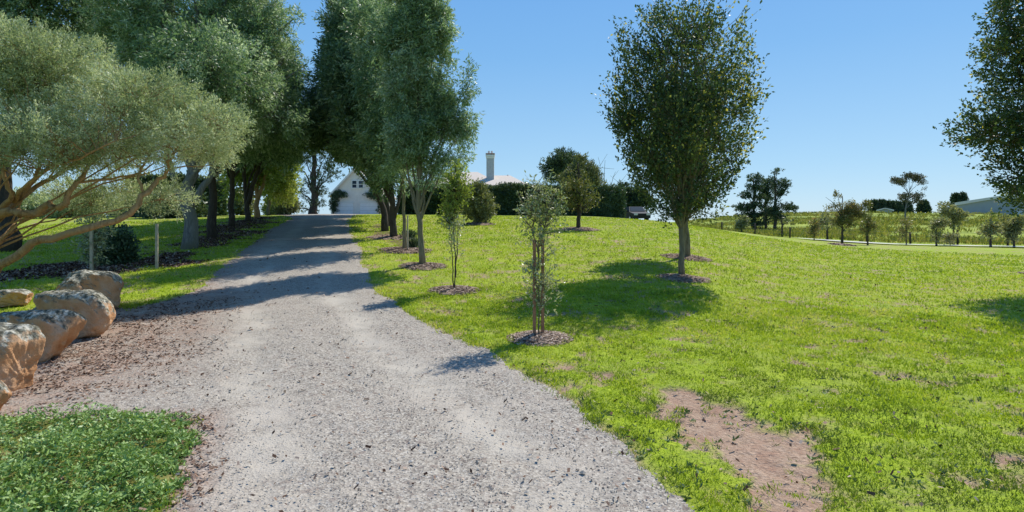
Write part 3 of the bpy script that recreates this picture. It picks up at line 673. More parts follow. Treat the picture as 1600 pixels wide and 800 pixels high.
make_tree('avenue_tree', 'fourth tree in the left row, black trunk forking in a vee', 'tree', b, ptrunk(b, d, (386, 318), (384, 300), (380, 250), (385, 180)), .16,
    pb(d, (425, 215, 40, 26), (400, 180, 48, 36), (375, 230, 36, 20), (440, 235, 28, 14), (410, 140, 45, 45)), SILV_SHADE, BARKD, 24, n=1200, per=26, L=.24, W=.08, ln=.8, spread=.22, up=.1, outward=.6, twigs=.2, droop=.3, gap=.35, gscale=.6, fork=.25, group=G1,
    limbs=[([(px(388, d), d, pz(318, d)), (px(396, d), d, pz(285, d)), (px(408, d), d, pz(255, d)), (px(425, d), d, pz(225, d))], .15, .06)])
b = at(402, 341); d = b[1]; d = max(d, 37); b = atd(402, d)
make_tree('avenue_tree', 'fifth tree in the left row, red brown forked trunk with sunlit yellow green leaves', 'tree', b, ptrunk(b, d, (402, 312), (399, 290), (396, 250), (400, 210)), .17,
    pb(d, (400, 262, 34, 28), (425, 240, 28, 24), (380, 262, 24, 26), (415, 215, 34, 26), (370, 290, 14, 20)), YEL, BARKT, 25, n=420, per=26, L=.26, W=.1, ln=.8, spread=.25, up=.1, outward=.6, twigs=.3, gap=.34, gscale=.6, fork=.2, group=G1, v_hi=.7,
    limbs=[([(px(403, d), d, pz(312, d)), (px(412, d), d, pz(285, d)), (px(424, d), d, pz(250, d))], .15, .05)])
d = 43; b = atd(420, d)
make_tree('avenue_tree', 'last thin young tree of the left row with pale yellow green crown', 'tree', b, ptrunk(b, d, (420, 300), (420, 270), (424, 240)), .13,
    pb(d, (432, 284, 26, 22), (446, 270, 16, 14), (420, 262, 18, 16), (440, 300, 18, 10)), YEL, BARKP, 26, n=360, per=24, L=.24, W=.1, ln=.7, spread=.22, up=.2, outward=.6, twigs=.3, gap=.33, gscale=.6, fork=.3, group=G1)
d = 19; b = atd(8, d)
make_tree('avenue_tree', 'dark trunk tree behind the spreading shrub at the left edge', 'tree', b, ptrunk(b, d, (8, 330), (10, 250), (20, 150), (30, 20)), .34,
    pb(d, (30, 20, 100, 55), (-80, 60, 110, 90), (100, -40, 80, 60), (-20, -70, 100, 70), (60, 90, 70, 40, 2), (130, 60, 50, 30, 3)), SILV_SHADE, BARKD, 27, n=2600, per=30, L=.15, W=.045, ln=.5, spread=.15, up=.1, outward=.6, twigs=.1, droop=.3, gap=.42, gscale=.8, fork=.3, group=G1)

# ================================================================ avenue, right row
G2 = 'trees in the row right of the drive'
b = at(661, 416); d = b[1]
make_tree('avenue_tree', 'tall slender tree with pale forked trunk nearest in the right row', 'tree', b, ptrunk(b, d, (657, 360), (654, 330), (655, 270), (657, 180), (655, 60), (655, -20)), .085,
    pb(d, (655, 70, 44, 70), (632, 140, 36, 60), (674, 130, 28, 58), (690, 212, 28, 36), (652, 220, 42, 42), (680, 50, 22, 55), (650, -15, 40, 45), (714, 180, 19, 36), (733, 132, 4, 42), (728, 196, 11, 32), (707, 242, 21, 20), (690, 170, 22, 40), (605, 40, 22, 60), (672, 270, 22, 16), (630, 262, 20, 18)),
    SILV, BARKP, 31, n=6500, per=28, L=.11, W=.026, ln=.36, spread=.075, up=.25, outward=.45, shell=.4, twigs=.14, droop=.45, gap=.47, gscale=1.9, fork=.25, limb_r=.4, group=G2, v_lo=.12,
    limbs=[([(px(655, d), d, pz(345, d)), (px(644, d), d, pz(310, d)), (px(640, d), d, pz(280, d)), (px(630, d), d, pz(240, d))], .045, .02), ([(px(655, d), d, pz(330, d)), (px(664, d), d, pz(295, d)), (px(678, d), d, pz(265, d))], .04, .02)])
b = at(632, 391); d = b[1]
make_tree('avenue_tree', 'thin straight staked tree beside dark tufts in the right row', 'tree', b, ptrunk(b, d, (631, 340), (630, 290), (628, 220), (620, 150)), .065,
    pb(d, (605, 120, 44, 64), (612, 200, 38, 44), (630, 270, 24, 22), (585, 60, 34, 50), (618, 240, 30, 30), yr=1.6), SILV, BARKP, 32, n=3000, per=26, L=.14, W=.035, ln=.45, spread=.12, up=.2, outward=.5, shell=.4, twigs=.12, droop=.4, gap=.46, gscale=1.6, fork=.3, group=G2)
b = at(615, 373); d = b[1]
make_tree('avenue_tree', 'broad dark forked tree third in the right row', 'tree', b, ptrunk(b, d, (614, 335), (612, 300), (606, 240), (590, 120)), .14,
    pb(d, (560, 130, 48, 60), (575, 210, 44, 40), (550, 60, 40, 56), (604, 270, 22, 20), (602, 292, 12, 12), (600, 160, 40, 60), (608, 250, 26, 26), (585, 40, 36, 50), (566, 236, 26, 18), yr=1.8), SILV_SHADE, BARKD, 33, n=5600, per=28, L=.16, W=.045, ln=.5, spread=.14, up=.15, outward=.6, shell=.4, twigs=.12, droop=.3, gap=.46, gscale=1.5, fork=.2, group=G2,
    limbs=[([(px(616, d), d, pz(340, d)), (px(624, d), d, pz(310, d)), (px(630, d), d, pz(285, d))], .08, .03)])
b = at(602, 361); d = b[1]
make_tree('avenue_tree', 'leaning black trunk tree with a long limb toward the garage', 'tree', b, ptrunk(b, d, (600, 330), (594, 310), (586, 280), (575, 200), (560, 120)), .16,
    pb(d, (522, 180, 34, 50), (534, 112, 28, 50), (520, 225, 26, 22), (552, 225, 34, 22), (550, 60, 30, 46), (560, 190, 44, 46), (503, 195, 22, 36), (484, 205, 18, 26), (562, 10, 26, 30), (580, 250, 22, 14), yr=1.9), SILV_SHADE, BARKD, 34, n=4800, per=30, L=.18, W=.055, ln=.5, spread=.13, up=.15, outward=.6, shell=.4, twigs=.15, droop=.3, gap=.44, gscale=1.2, fork=.2, group=G2,
    limbs=[([(px(594, d), d, pz(312, d)), (px(578, d), d, pz(285, d)), (px(562, d), d, pz(255, d))], .12, .05)])
for u, d, lab in ((606, 29, 'fifth tree in the right row, added behind nearer trunks to shade the drive'), (604, 35, 'sixth tree of the right row, added for shade on the drive'), (603, 42, 'farthest tree of the right row, added to shade the drive')):  # trees added behind the nearer crowns to shade the upper drive
    b = atd(u, d)
    make_tree('avenue_tree', lab, 'tree', b, ptrunk(b, d, (u, 320), (u - 2, 280), (u - 6, 200)), .15,
        pb(d, (u - 6, 190, 44, 34), (u - 38, 180, 36, 34), (u - 5, 130, 46, 46), (u - 40, 212, 28, 16), (u + 5, 222, 30, 18), (u - 60, 195, 26, 24), (u + 32, 160, 40, 50), (u - 40, 100, 40, 50), (u + 10, 70, 50, 50), (u - 25, 50, 40, 40), (u - 95, 205, 26, 20), yr=1.8), SILV_SHADE, BARKD, int(d * 7), n=3000, per=24, L=.26, W=.1, ln=.6, spread=.22, up=.15, outward=.6, shell=.3, twigs=.08, droop=.3, gap=.33, gscale=.7, fork=.25, group=G2)
# dark grass tufts beside the thin staked tree
def tuft(u, v, h, wd, label, seed, n=260):
    rng = np.random.default_rng(seed); x, y, z = at(u, v); mb = MB()
    P = np.c_[rng.normal(0, wd * .2, (n, 2)), np.zeros(n)]; D = np.c_[rng.normal(0, .45, (n, 2)), np.ones(n)]
    leaves(mb, P, D, h * rng.uniform(.6, 1.1, n), .03, rng.random(n), rng)
    D[:, 2] *= .4; leaves(mb, P + np.array([0, 0, h * .4]), D, h * .5, .03, rng.random(n), rng)
    o = mb.build('grass_tuft', HEDGE); o.location = (x, y, z); return tag(o, label, 'grass clump', 'dark grass tufts in the right row')
tuft(646, 388, .42, .5, 'dark strappy tuft right of the thin staked tree', 1)
tuft(640, 373, .4, .5, 'dark strappy tuft farther back between right row trunks', 2)
b = at(637, 393); mb = MB(); mb.box((0, 0, .55), (.02, .02, .6)); o = mb.build('stake', STAKE); o.location = b; tag(o, 'pale timber stake beside the thin tree in the right row', 'stake')

# ================================================================ big oval tree
b = at(1066, 431); d = b[1]
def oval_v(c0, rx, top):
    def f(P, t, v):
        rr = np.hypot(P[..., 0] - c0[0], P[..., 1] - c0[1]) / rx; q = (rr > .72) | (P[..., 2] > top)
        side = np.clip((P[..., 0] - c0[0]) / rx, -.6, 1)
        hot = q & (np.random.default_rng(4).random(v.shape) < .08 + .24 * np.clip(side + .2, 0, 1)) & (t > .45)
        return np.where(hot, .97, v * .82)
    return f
rng = np.random.default_rng(77)
def spikes(u0, d, n, lo=60, hi=330, rx=108, sway=1.):
    """long upswept shoots round the outside of the crown"""
    v = rng.uniform(lo, hi, n); prof = np.interp(v, [-10, 40, 120, 190, 260, 310, 350], [.42, .75, .93, 1, .8, .6, .35]); a = rng.uniform(0, 2 * math.pi, n)
    rr = prof * rx / F * d * rng.uniform(.80, 1.0, n)
    c = np.stack([px(u0, d) + rr * np.cos(a), d + rr * np.sin(a), pz(v, d)], 1)
    s = unit(np.stack([.45 * np.cos(a), .45 * np.sin(a), np.full(n, .9)], 1) + rng.normal(0, .15, (n, 3)))
    return c, s, rng.uniform(.35, 1.0, n)
def plumes(u0, d, seed=3):
    """upright, slightly splayed plumes of foliage round a leader: (top row, radius, bearing) differ from plume to plume"""
    rg = np.random.default_rng(seed); o = []; k_ = 1 / F * d
    for ring, n_, r0, vc, rv, ru in ((0, 1, 0, 60, 66, 24), (1, 5, 34, 75, 72, 24), (2, 7, 60, 150, 66, 27), (3, 9, 84, 190, 48, 24), (4, 7, 62, 250, 42, 27), (5, 6, 38, 292, 34, 24), (6, 5, 34, 325, 22, 22), (6, 3, 12, 338, 16, 18), (7, 3, 16, 190, 100, 30)):
        for i_ in range(n_):
            a = 2 * math.pi * (i_ + rg.uniform(-.25, .25)) / n_ + ring * .7; rr = r0 * rg.uniform(.85, 1.12); v = vc + rg.uniform(-18, 18) * (ring < 5); s_ = rg.uniform(.85, 1.15)
            o.append((px(u0, d) + rr * k_ * math.cos(a), d + rr * k_ * math.sin(a), pz(v, d), ru * k_ * s_, ru * k_ * s_, rv * k_ * s_))
    return o
make_tree('oval_tree', 'large dark oval crowned tree with yellow tips standing on the lawn', 'tree', b, ptrunk(b, d, (1065, 380), (1065, 340), (1066, 260), (1066, 160), (1066, 60)), .078,
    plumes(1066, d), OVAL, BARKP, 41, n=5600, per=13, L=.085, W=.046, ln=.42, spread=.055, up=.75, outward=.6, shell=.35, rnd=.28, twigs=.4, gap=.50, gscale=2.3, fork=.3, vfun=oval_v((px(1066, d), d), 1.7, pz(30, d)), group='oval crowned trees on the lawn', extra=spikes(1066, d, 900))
b = at(1073, 403); d2 = b[1]; k = d2 / d * 0 + 1
make_tree('oval_tree', 'tree directly behind the large oval tree, only its thin trunk clear', 'tree', b, ptrunk(b, d2, (1072, 360), (1071, 320), (1071, 250), (1072, 190)), .11,
    pb(d2, (1070, 240, 52, 60), (1070, 180, 46, 50), (1070, 290, 40, 30), (1050, 230, 36, 50), (1092, 230, 36, 50)), OVAL, BARKP, 42, n=1500, per=16, L=.11, W=.06, ln=.45, spread=.1, up=.7, outward=.6, shell=.35, twigs=.2, gap=.34, gscale=1.2, fork=.2, v_hi=.75, group='oval crowned trees on the lawn')
d = 14.0; b = atd(1650, d)
bl = pb(d, (1650, 170, 110, 80), (1590, 200, 58, 50), (1545, 205, 44, 36), (1600, 130, 56, 46), (1575, 85, 38, 40), (1600, 50, 44, 50), (1640, 40, 80, 70), (1620, 260, 60, 40), (1590, 270, 34, 30), (1570, 255, 28, 14), (1560, 20, 14, 34), (1600, 0, 30, 40), (1650, 310, 60, 30), (1590, 305, 22, 18), (1720, 180, 80, 90))
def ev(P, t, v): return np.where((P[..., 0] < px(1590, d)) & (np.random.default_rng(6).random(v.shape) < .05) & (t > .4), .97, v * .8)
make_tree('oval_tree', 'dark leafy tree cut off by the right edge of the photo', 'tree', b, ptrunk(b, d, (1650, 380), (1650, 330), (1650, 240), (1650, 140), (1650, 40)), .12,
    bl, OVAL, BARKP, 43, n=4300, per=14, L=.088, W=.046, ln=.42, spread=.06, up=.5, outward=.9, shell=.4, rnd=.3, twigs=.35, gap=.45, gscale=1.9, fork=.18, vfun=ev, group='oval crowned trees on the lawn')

# ================================================================ saplings and stakes
def sapling(name, label, u, v, stems, blobs, lm, seed, n, per, L, W, stem_r=.012, bark=BARKP, gap=0., up=.5, v_hi=1., vfun=None, spread=.05, ln=.16):
    b = at(u, v); d = b[1]; rng = np.random.default_rng(seed); mb = MB(); sk = []
    for st in stems:
        P = np.array([(px(a, d), d + (o[0] if o else 0), pz(q, d)) for a, q, *o in st]); P[0, 2] -= .05
        w_ = np.linspace(0, 1, len(P) * 4); q_ = np.linspace(0, 1, len(P)); P = wiggle(np.stack([np.interp(w_, q_, P[:, i]) for i in range(3)], 1), .012, rng)
        mb.tube(P, np.linspace(stem_r, stem_r * .3, len(P)), 6); sk.append(P)
    SP = np.vstack(sk)
    c, s, k, l = crown_shoots(rng, pb(d, *blobs), n, ln, up, .6, .2, .5, gap, 3.)
    for i in range(len(c)):
        dd = np.linalg.norm(SP - c[i], axis=1) + 1.2 * np.maximum(0, SP[:, 2] - c[i, 2] + .12); j = int(np.argmin(dd))
        mb.tube(bez(SP[j], (SP[j] + c[i]) / 2 + np.array([0, 0, -.03]), c[i] + s[i] * l[i], 5), np.linspace(.005 * d / 9, .002 * d / 9, 5), 3, cap=False)
    root = thing(name, b, label, 'sapling', 'young trees on the lawn')
    mb.build('trunk', bark, root, True, off=b)
    fb = MB(); foliage(fb, rng, c, s, l, per, L, W, spread, 0, v_hi, vfun, .1, .8); fb.build('crown', lm, root, off=b)
    return root, b, d
def sapv(P, t, v): return v
root, b, d = sapling('sapling', 'sparse grey green sapling tied between two red brown stakes', 843, 529, [[(842, 529), (842, 400), (844, 330), (846, 290), (845, 248)], [(842, 400), (832, 350), (824, 320)], [(843, 380), (856, 330), (868, 300)]],
    [(845, 420, 24, 70), (842, 340, 36, 36), (850, 300, 24, 26), (832, 330, 26, 36), (862, 340, 20, 36), (845, 262, 5, 16), (835, 440, 18, 30), (856, 450, 14, 40), (866, 322, 14, 16), (830, 300, 10, 12), (842, 470, 16, 22), (868, 350, 10, 16), (822, 350, 10, 16)], SAP, 51, 300, 9, .055, .022, .011)
for k, (u, l) in enumerate(((835, 'left one of two red brown stakes holding the nearest sapling'), (848, 'right one of two red brown stakes holding the nearest sapling'))):
    dd_ = d + (.05 if k else -.03); x = px(u, dd_); mb = MB(); h = 1.44
    mb.box((0, 0, h / 2 - .05), (.019, .019, h / 2 + .05), .3); o = mb.build('stake', HARD); o.location = (x, dd_, gz(x, dd_)); tag(o, l, 'stake', 'stakes of the nearest sapling')
mb = MB(); mb.tube([(px(835, d), d - .03, pz(383, d)), (px(838, d), d - .05, pz(376, d)), (px(845, d), d + .02, pz(377, d)), (px(848, d), d + .05, pz(384, d))], .009, 6)
tag(mb.build('tree_tie', TIE), 'black rubber tie looped between the two red brown stakes', 'tree tie')
def sap2v(P, t, v): return v
root, b, d = sapling('sapling', 'young tree with bright yellow green top above grey lower leaves', 710, 456, [[(711, 456), (711, 400), (709, 350), (711, 300), (712, 262)], [(709, 445), (706, 400), (704, 350)], [(712, 430), (715, 380), (716, 340)]],
    [(712, 290, 20, 36), (702, 325, 16, 24), (724, 300, 12, 34), (712, 262, 6, 12), (698, 345, 10, 12)], YEL, 52, 190, 12, .07, .03, .014, BARKD, v_hi=.75, spread=.07)
fb = MB(); rg = np.random.default_rng(5); c, s, k, l = crown_shoots(rg, pb(d, (709, 385, 9, 34), (706, 350, 14, 16), (714, 360, 9, 26)), 90, .15, .6, .4, .2, .4)
foliage(fb, rg, c, s, l, 9, .06, .022, .05); fb.build('foliage', SAP, root, off=b)
for u, v, h, l in ((245, 420, .97, 'pale timber stake standing alone near the avenue trees'), (143, 430, 1.05, 'pale timber stake behind the farthest boulder with silvery sapling')):
    b = at(u, v); d = b[1]; mb = MB(); hh = (v - 356) / F * d / 2; mb.box((0, 0, hh), (.03, .03, hh + .1), .2); o = mb.build('stake', STAKE); o.location = b; tag(o, l, 'stake')
sapling('sapling', 'small silvery sapling around the pale stake behind boulders', 148, 428, [[(148, 428), (149, 390), (146, 350)]], [(140, 380, 22, 26), (160, 365, 16, 20), (145, 352, 22, 14), (150, 405, 12, 14)], SAP, 53, 90, 12, .09, .032, .012)

# ================================================================ small trees and bushes by the hedge
b = at(904, 359); d = b[1]
make_tree('small_tree', 'small reddish leaved tree on the lawn before the hedge', 'tree', b, ptrunk(b, d, (904, 335), (905, 310), (904, 280), (903, 255)), .11,
    pb(d, (905, 305, 28, 22), (892, 290, 16, 18), (918, 300, 16, 18), (904, 275, 14, 16), (900, 322, 22, 10), (922, 318, 12, 12), (885, 312, 12, 12), (905, 255, 6, 10)), REDL, BARKD, 61, n=240, per=15, L=.12, W=.055, ln=.45, spread=.11, up=.6, outward=.6, shell=.3, twigs=.6, gap=.32, gscale=.9, fork=.15, v_hi=.72)
b = at(748, 350); d = b[1]
make_tree('bush', 'round olive green bush standing before the clipped hedge', 'bush', b, ptrunk(b, d, (748, 335), (748, 315)), .08,
    pb(d, (748, 318, 18, 22), (740, 328, 14, 16), (757, 325, 13, 18), (747, 302, 13, 12), (752, 340, 14, 8)), GREY, BARKD, 62, n=520, per=22, L=.15, W=.055, ln=.35, spread=.13, up=.6, outward=.6, shell=.4, twigs=.2, fork=.05)
# clipped hedge
def hedge(pts, wd, ht, label, seed, n, name='hedge', L=.16, lm=HEDGE, rough=.12):
    rng = np.random.default_rng(seed); P = np.array(pts); mb = MB(); core = MB()
    seg = np.linalg.norm(np.diff(P, axis=0), axis=1); cum = np.r_[0, np.cumsum(seg)]; tot = cum[-1]
    s = rng.random(n) * tot; x = np.interp(s, cum, P[:, 0]); y = np.interp(s, cum, P[:, 1])
    dx = np.interp(s + .1, cum, P[:, 0]) - np.interp(s - .1, cum, P[:, 0]); dy = np.interp(s + .1, cum, P[:, 1]) - np.interp(s - .1, cum, P[:, 1]); ln_ = np.hypot(dx, dy) + 1e-9; nx, ny = -dy / ln_, dx / ln_
    a = rng.uniform(0, math.pi, n); e = .28                     # superellipse section
    sx_ = np.sign(np.cos(a)) * np.abs(np.cos(a)) ** e * wd / 2; sz_ = np.abs(np.sin(a)) ** e * ht
    low = rng.random(n) < .6; sz_ = np.where(low, rng.random(n) * ht * .97, sz_); sx_ = np.where(low, np.sign(rng.random(n) - .5) * wd / 2 * np.minimum(1, (1.02 - (sz_ / ht) ** 9)), sx_)
    endf = np.clip(np.minimum(s, tot - s) / (wd / 2), 0, 1); sx_ *= np.sqrt(1 - (1 - endf) ** 2) * .6 + .4
    bump_ = (fbm(s * .7, sz_ * .9, seed, 3) - .5) * .35
    X_ = x + nx * (sx_ + np.sign(sx_) * bump_); Y_ = y + ny * (sx_ + np.sign(sx_) * bump_); Z_ = zt(x, y) + sz_ * (1 + .04 * np.sin(s * .8)) + (fbm(s * .5 + 5, s * 0, seed, 3) - .5) * .25 * (sz_ > ht * .8)
    Cc = np.stack([X_, Y_, Z_], 1) + rng.normal(0, rough * .4, (n, 3))
    out_ = np.stack([nx * np.sign(sx_), ny * np.sign(sx_), (sz_ > ht * .85) * 1.], 1); per = 8
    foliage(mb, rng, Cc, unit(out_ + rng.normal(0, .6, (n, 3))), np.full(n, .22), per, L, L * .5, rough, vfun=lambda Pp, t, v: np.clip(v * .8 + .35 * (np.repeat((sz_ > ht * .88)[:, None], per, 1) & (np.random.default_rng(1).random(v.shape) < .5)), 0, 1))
    b0 = (P[0][0], P[0][1], gz(*P[0])); root = thing(name, b0, label, 'hedge')
    for i in range(len(P) - 1):
        m_ = (P[i] + P[i + 1]) / 2; an = math.atan2(P[i + 1][1] - P[i][1], P[i + 1][0] - P[i][0]); zz = gz(*m_)
        core.box((m_[0], m_[1], zz + ht * .44), (seg[i] / 2 + .1, wd * .40, ht * .48), an)
    core.build('core', PINE, root, off=b0); mb.build('foliage', lm, root, off=b0); return root
hp = [atd(628, 49)[:2], atd(700, 47.5)[:2], atd(780, 47)[:2], atd(860, 47)[:2], atd(950, 47)[:2], atd(970, 47.5)[:2]]
hz = pz(294, 47) - gz(px(860, 47), 47)
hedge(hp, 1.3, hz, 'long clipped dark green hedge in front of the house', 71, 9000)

# trees behind the hedge
d = 75; b = atd(878, d)
make_tree('pine_tree', 'dark rounded pine rising behind the hedge', 'tree', b, ptrunk(b, d, (878, 300), (876, 250)), .25, pb(d, (880, 248, 22, 12), (862, 262, 16, 13), (892, 258, 18, 14), (872, 275, 20, 14), (895, 275, 16, 14)), PINE, BARKD, 81, n=900, per=18, L=.3, W=.1, ln=.5, spread=.22, up=.5, shell=.4, twigs=.1, gap=.32, gscale=.5, fork=.4)
d = 58; b = atd(910, d)
make_tree('conifer', 'olive green feathery conifer just behind the hedge', 'tree', b, ptrunk(b, d, (910, 290), (910, 255)), .2, pb(d, (912, 272, 20, 18), (893, 285, 15, 16), (928, 285, 14, 18), (908, 256, 10, 9), (905, 295, 26, 14)), GREY, BARKD, 82, n=700, per=22, L=.3, W=.08, ln=.6, spread=.2, up=.9, outward=.3, shell=.4, twigs=.2, fork=.3, v_hi=.7)
def bare(u, d, tops, label, seed, r=.05):
    b = atd(u, d); rng = np.random.default_rng(seed); mb = MB(); o0 = np.array(b)
    for tu, tv in tops:
        e = np.array([px(tu, d), d + rng.normal(0, .3), pz(tv, d)]); P = wiggle(bez(np.array(b), (o0 + e) / 2 + np.array([0, 0, .6]), e, 7), .05, rng); mb.tube(P, np.linspace(r, .012, 7), 5)
        for q in range(4):
            j = rng.integers(3, 6); e2 = P[j] + rng.normal(0, .45, 3) + np.array([0, 0, .35]); mb.tube([P[j], (P[j] + e2) / 2, e2], [.02, .014, .01], 3)
    return tag(mb.build('bare_tree', BARKG), label, 'tree') if False else (thing('bare_tree', b, label, 'tree'), mb)
r_, mb = bare(942, 54, [(934, 246), (946, 250), (962, 268), (972, 281), (950, 290), (938, 270)], 'leafless grey twiggy tree behind the end of the hedge', 9); mb.build('branches', BARKG, r_, off=r_.location)
d = 62; b = atd(985, d)
make_tree('small_tree', 'dark bushy tree beyond the right end of the hedge', 'tree', b, ptrunk(b, d, (985, 320), (985, 300)), .12, pb(d, (972, 300, 9, 10), (990, 305, 13, 12), (1000, 312, 12, 10), (985, 318, 18, 8), (1012, 320, 10, 8)), PINE, BARKD, 83, n=360, per=20, L=.3, W=.12, ln=.4, spread=.25, up=.5, shell=.4, twigs=.3, fork=.2)

# cedar left of the garage
d = 62; b = atd(490, d)
bl = pb(d, (490, 236, 26, 12), (478, 252, 16, 6), (506, 250, 18, 6), (468, 262, 11, 5, 1), (512, 262, 20, 6), (490, 268, 18, 6), (476, 280, 14, 6), (506, 282, 17, 6, -1), (522, 272, 12, 5), (488, 290, 16, 6), (470, 300, 10, 4), (500, 300, 14, 5), (480, 312, 14, 5), (468, 325, 8, 5), (498, 318, 12, 5), (486, 328, 12, 5), (490, 215, 20, 12), (500, 195, 16, 12))
make_tree('cedar_tree', 'open layered conifer left of the cream garage', 'tree', b, ptrunk(b, d, (491, 300), (490, 260), (489, 200)), .42, bl, PINE, BARKD, 84, n=760, per=16, L=.22, W=.07, ln=.35, spread=.12, up=.3, outward=.6, shell=.2, twigs=.25, gap=.3, gscale=.6, fork=.1, limb_r=.3, flare=1.5)
# left background planting
d = 48; hl = [atd(205, 44)[:2], atd(300, 46)[:2], atd(352, 47)[:2]]
hedge(hl, 2.5, 2.8, 'tall dark hedge beyond the left row of trunks', 72, 2600, L=.3, rough=.2)
d = 50
for i, (u, v, ru, rv, lm, lab) in enumerate([(446, 318, 12, 14, GREY, 'round grey green shrub at the far end of the left lawn'), (430, 324, 12, 10, YEL, 'low pale shrub beside the round grey green one'), (380, 318, 12, 18, GREY, 'mid green shrub seen between the fourth and fifth trunks')]):
    b = atd(u, d + i * 2); make_tree('bush', lab, 'bush', b, ptrunk(b, d, (u, v)), .06, pb(d + i * 2, (u, v, ru, rv), (u - ru * .5, v + rv * .4, ru * .7, rv * .6), (u + ru * .5, v + rv * .4, ru * .7, rv * .6)), lm, BARKD, 90 + i, n=260, per=20, L=.28, W=.12, ln=.3, spread=.25, up=.5, shell=.4, twigs=.1, fork=.05)
for i, (u, v, ru, rv, lab) in enumerate([(176, 385, 26, 30, 'dark bush in the shade behind the pale stakes'), (275, 320, 40, 26, 'dark green shrub behind the thick grey trunk'), (110, 322, 36, 16, 'pale leafy bush at the far side of the left lawn'), (30, 318, 50, 16, 'wide pale bush far behind the spreading shrub'), (200, 318, 40, 18, 'pale olive bush beyond the left lawn between stakes')]):
    b = at(u, 412) if i == 0 else atd(u, (0, 40, 45, 45, 47)[i]); d = b[1]; lm = (HEDGE, HEDGE, SHRUB, SHRUB, SHRUB)[i]
    make_tree('bush', lab, 'bush', b, ptrunk(b, d, (u, v)), .05, pb(d, (u, v, ru, rv), (u - ru * .6, v + rv * .3, ru * .6, rv * .7), (u + ru * .6, v + rv * .3, ru * .6, rv * .7), (u, v + rv * .6, ru, rv * .5)), lm, BARKD, 95 + i, n=420, per=22, L=.09 if i == 0 else .25, W=.045 if i == 0 else .1, ln=.2 if i == 0 else .4, spread=.1 if i == 0 else .25, up=.4, shell=.4, twigs=.1, fork=.05)

# ================================================================ buildings
CREAM = plain_mat('cream_render', (.82, .75, .68), .85, .07, 3); WHITE = plain_mat('white_paint', (.8, .79, .77), .5, .04, 4)
DOORM = plain_mat('pale_garage_door', (.86, .84, .84), .5, .05, 4); ROOFM = plain_mat('beige_tiles', (.50, .40, .31), .85, .2, 1.2)
m, nt, out = mat('window_glass'); p = finish(nt, out, (.03, .05, .08), .05, None, .8); GLASS = m
m, nt, out = mat('roof_tiles'); c = coord(nt); wv = nt.nodes.new('ShaderNodeTexWave'); wv.bands_direction = 'Z'; wv.inputs['Scale'].default_value = 3.2; wv.inputs['Distortion'].default_value = .4; nt.links.new(c, wv.inputs['Vector'])
finish(nt, out, mix(nt, noise(nt, 5, 5, .7, c), (.56, .47, .38), (.78, .69, .60)), .85, bump(nt, wv.outputs['Fac'], .05), .2); TILE = m
BRICK = plain_mat('grey_render', (.50, .50, .50), .85, .12, 5)
# garage
d = 70; sx_ = 1 / F * d; gx = px(556.5, d); gzz = gz(gx, d) - .25
top = pz(262.5, d) - gzz; eave = pz(304, d) - gzz; hw = 39 * sx_
g = thing('garage', (gx, d, gzz), 'cream gabled garage at the head of the drive', 'garage')
mb = MB(); mb.prism([(-hw, 0), (-hw, eave), (0, top), (hw, eave), (hw, 0)], 0, 8); wall = mb.build('wall', CREAM, g)
mb = MB(); sl_ = (top - eave) / hw
for s_ in (-1, 1):
    mb.prism([(s_ * (hw + .3), eave - .3 * sl_ + .02), (s_ * (hw + .3), eave - .3 * sl_ + .17), (0, top + .17), (0, top + .02)][::s_], -.25, 8.25)
rf = mb.build('roof', TILE, g)
mb = MB()
for s_ in (-1, 1): mb.prism([(s_ * (hw + .32), eave - .32 * sl_ - .1), (s_ * (hw + .32), eave - .32 * sl_ + .2), (0, top + .2), (0, top - .1)][::s_], -.31, -.255)
mb.build('barge_board', WHITE, rf)
for u0, u1 in ((525, 552), (563, 591)):
    x0, x1 = (u0 - 556.5) * sx_, (u1 - 556.5) * sx_; z1 = pz(317, d) - gzz; mb = MB(); mb.box(((x0 + x1) / 2, -.02, z1 / 2), ((x1 - x0) / 2, .03, z1 / 2)); dr = mb.build('door', DOORM, g)
    mb = MB()
    for k in range(1, 4): mb.box(((x0 + x1) / 2, -.055, z1 * k / 4), ((x1 - x0) / 2 - .03, .006, .012))
    mb.build('door_panel_line', BRICK, dr)
    mb = MB(); mb.box(((x0 + x1) / 2, -.06, z1 + .08), ((x1 - x0) / 2 + .1, .06, .07)); mb.build('lintel', WHITE, dr)
for u0, u1 in ((550, 558), (560, 568)):
    x0, x1 = (u0 - 556.5) * sx_, (u1 - 556.5) * sx_; z0, z1 = pz(294, d) - gzz, pz(282, d) - gzz
    mb = MB(); w2 = .05
    for bx_ in (((x0 + x1) / 2, z0, (x1 - x0) / 2 + w2, w2), ((x0 + x1) / 2, z1, (x1 - x0) / 2 + w2, w2), (x0, (z0 + z1) / 2, w2, (z1 - z0) / 2 - w2), (x1, (z0 + z1) / 2, w2, (z1 - z0) / 2 - w2), ((x0 + x1) / 2, (z0 + z1) / 2, (x1 - x0) / 2 - w2, w2 * .6)):
        mb.box((bx_[0], -.05, bx_[1]), (bx_[2], .06, bx_[3]))
    fr_ = mb.build('window', WHITE, g); mb = MB(); mb.box(((x0 + x1) / 2, -.01, (z0 + z1) / 2), ((x1 - x0) / 2 - w2, .02, (z1 - z0) / 2 - w2)); mb.build('pane', GLASS, fr_)
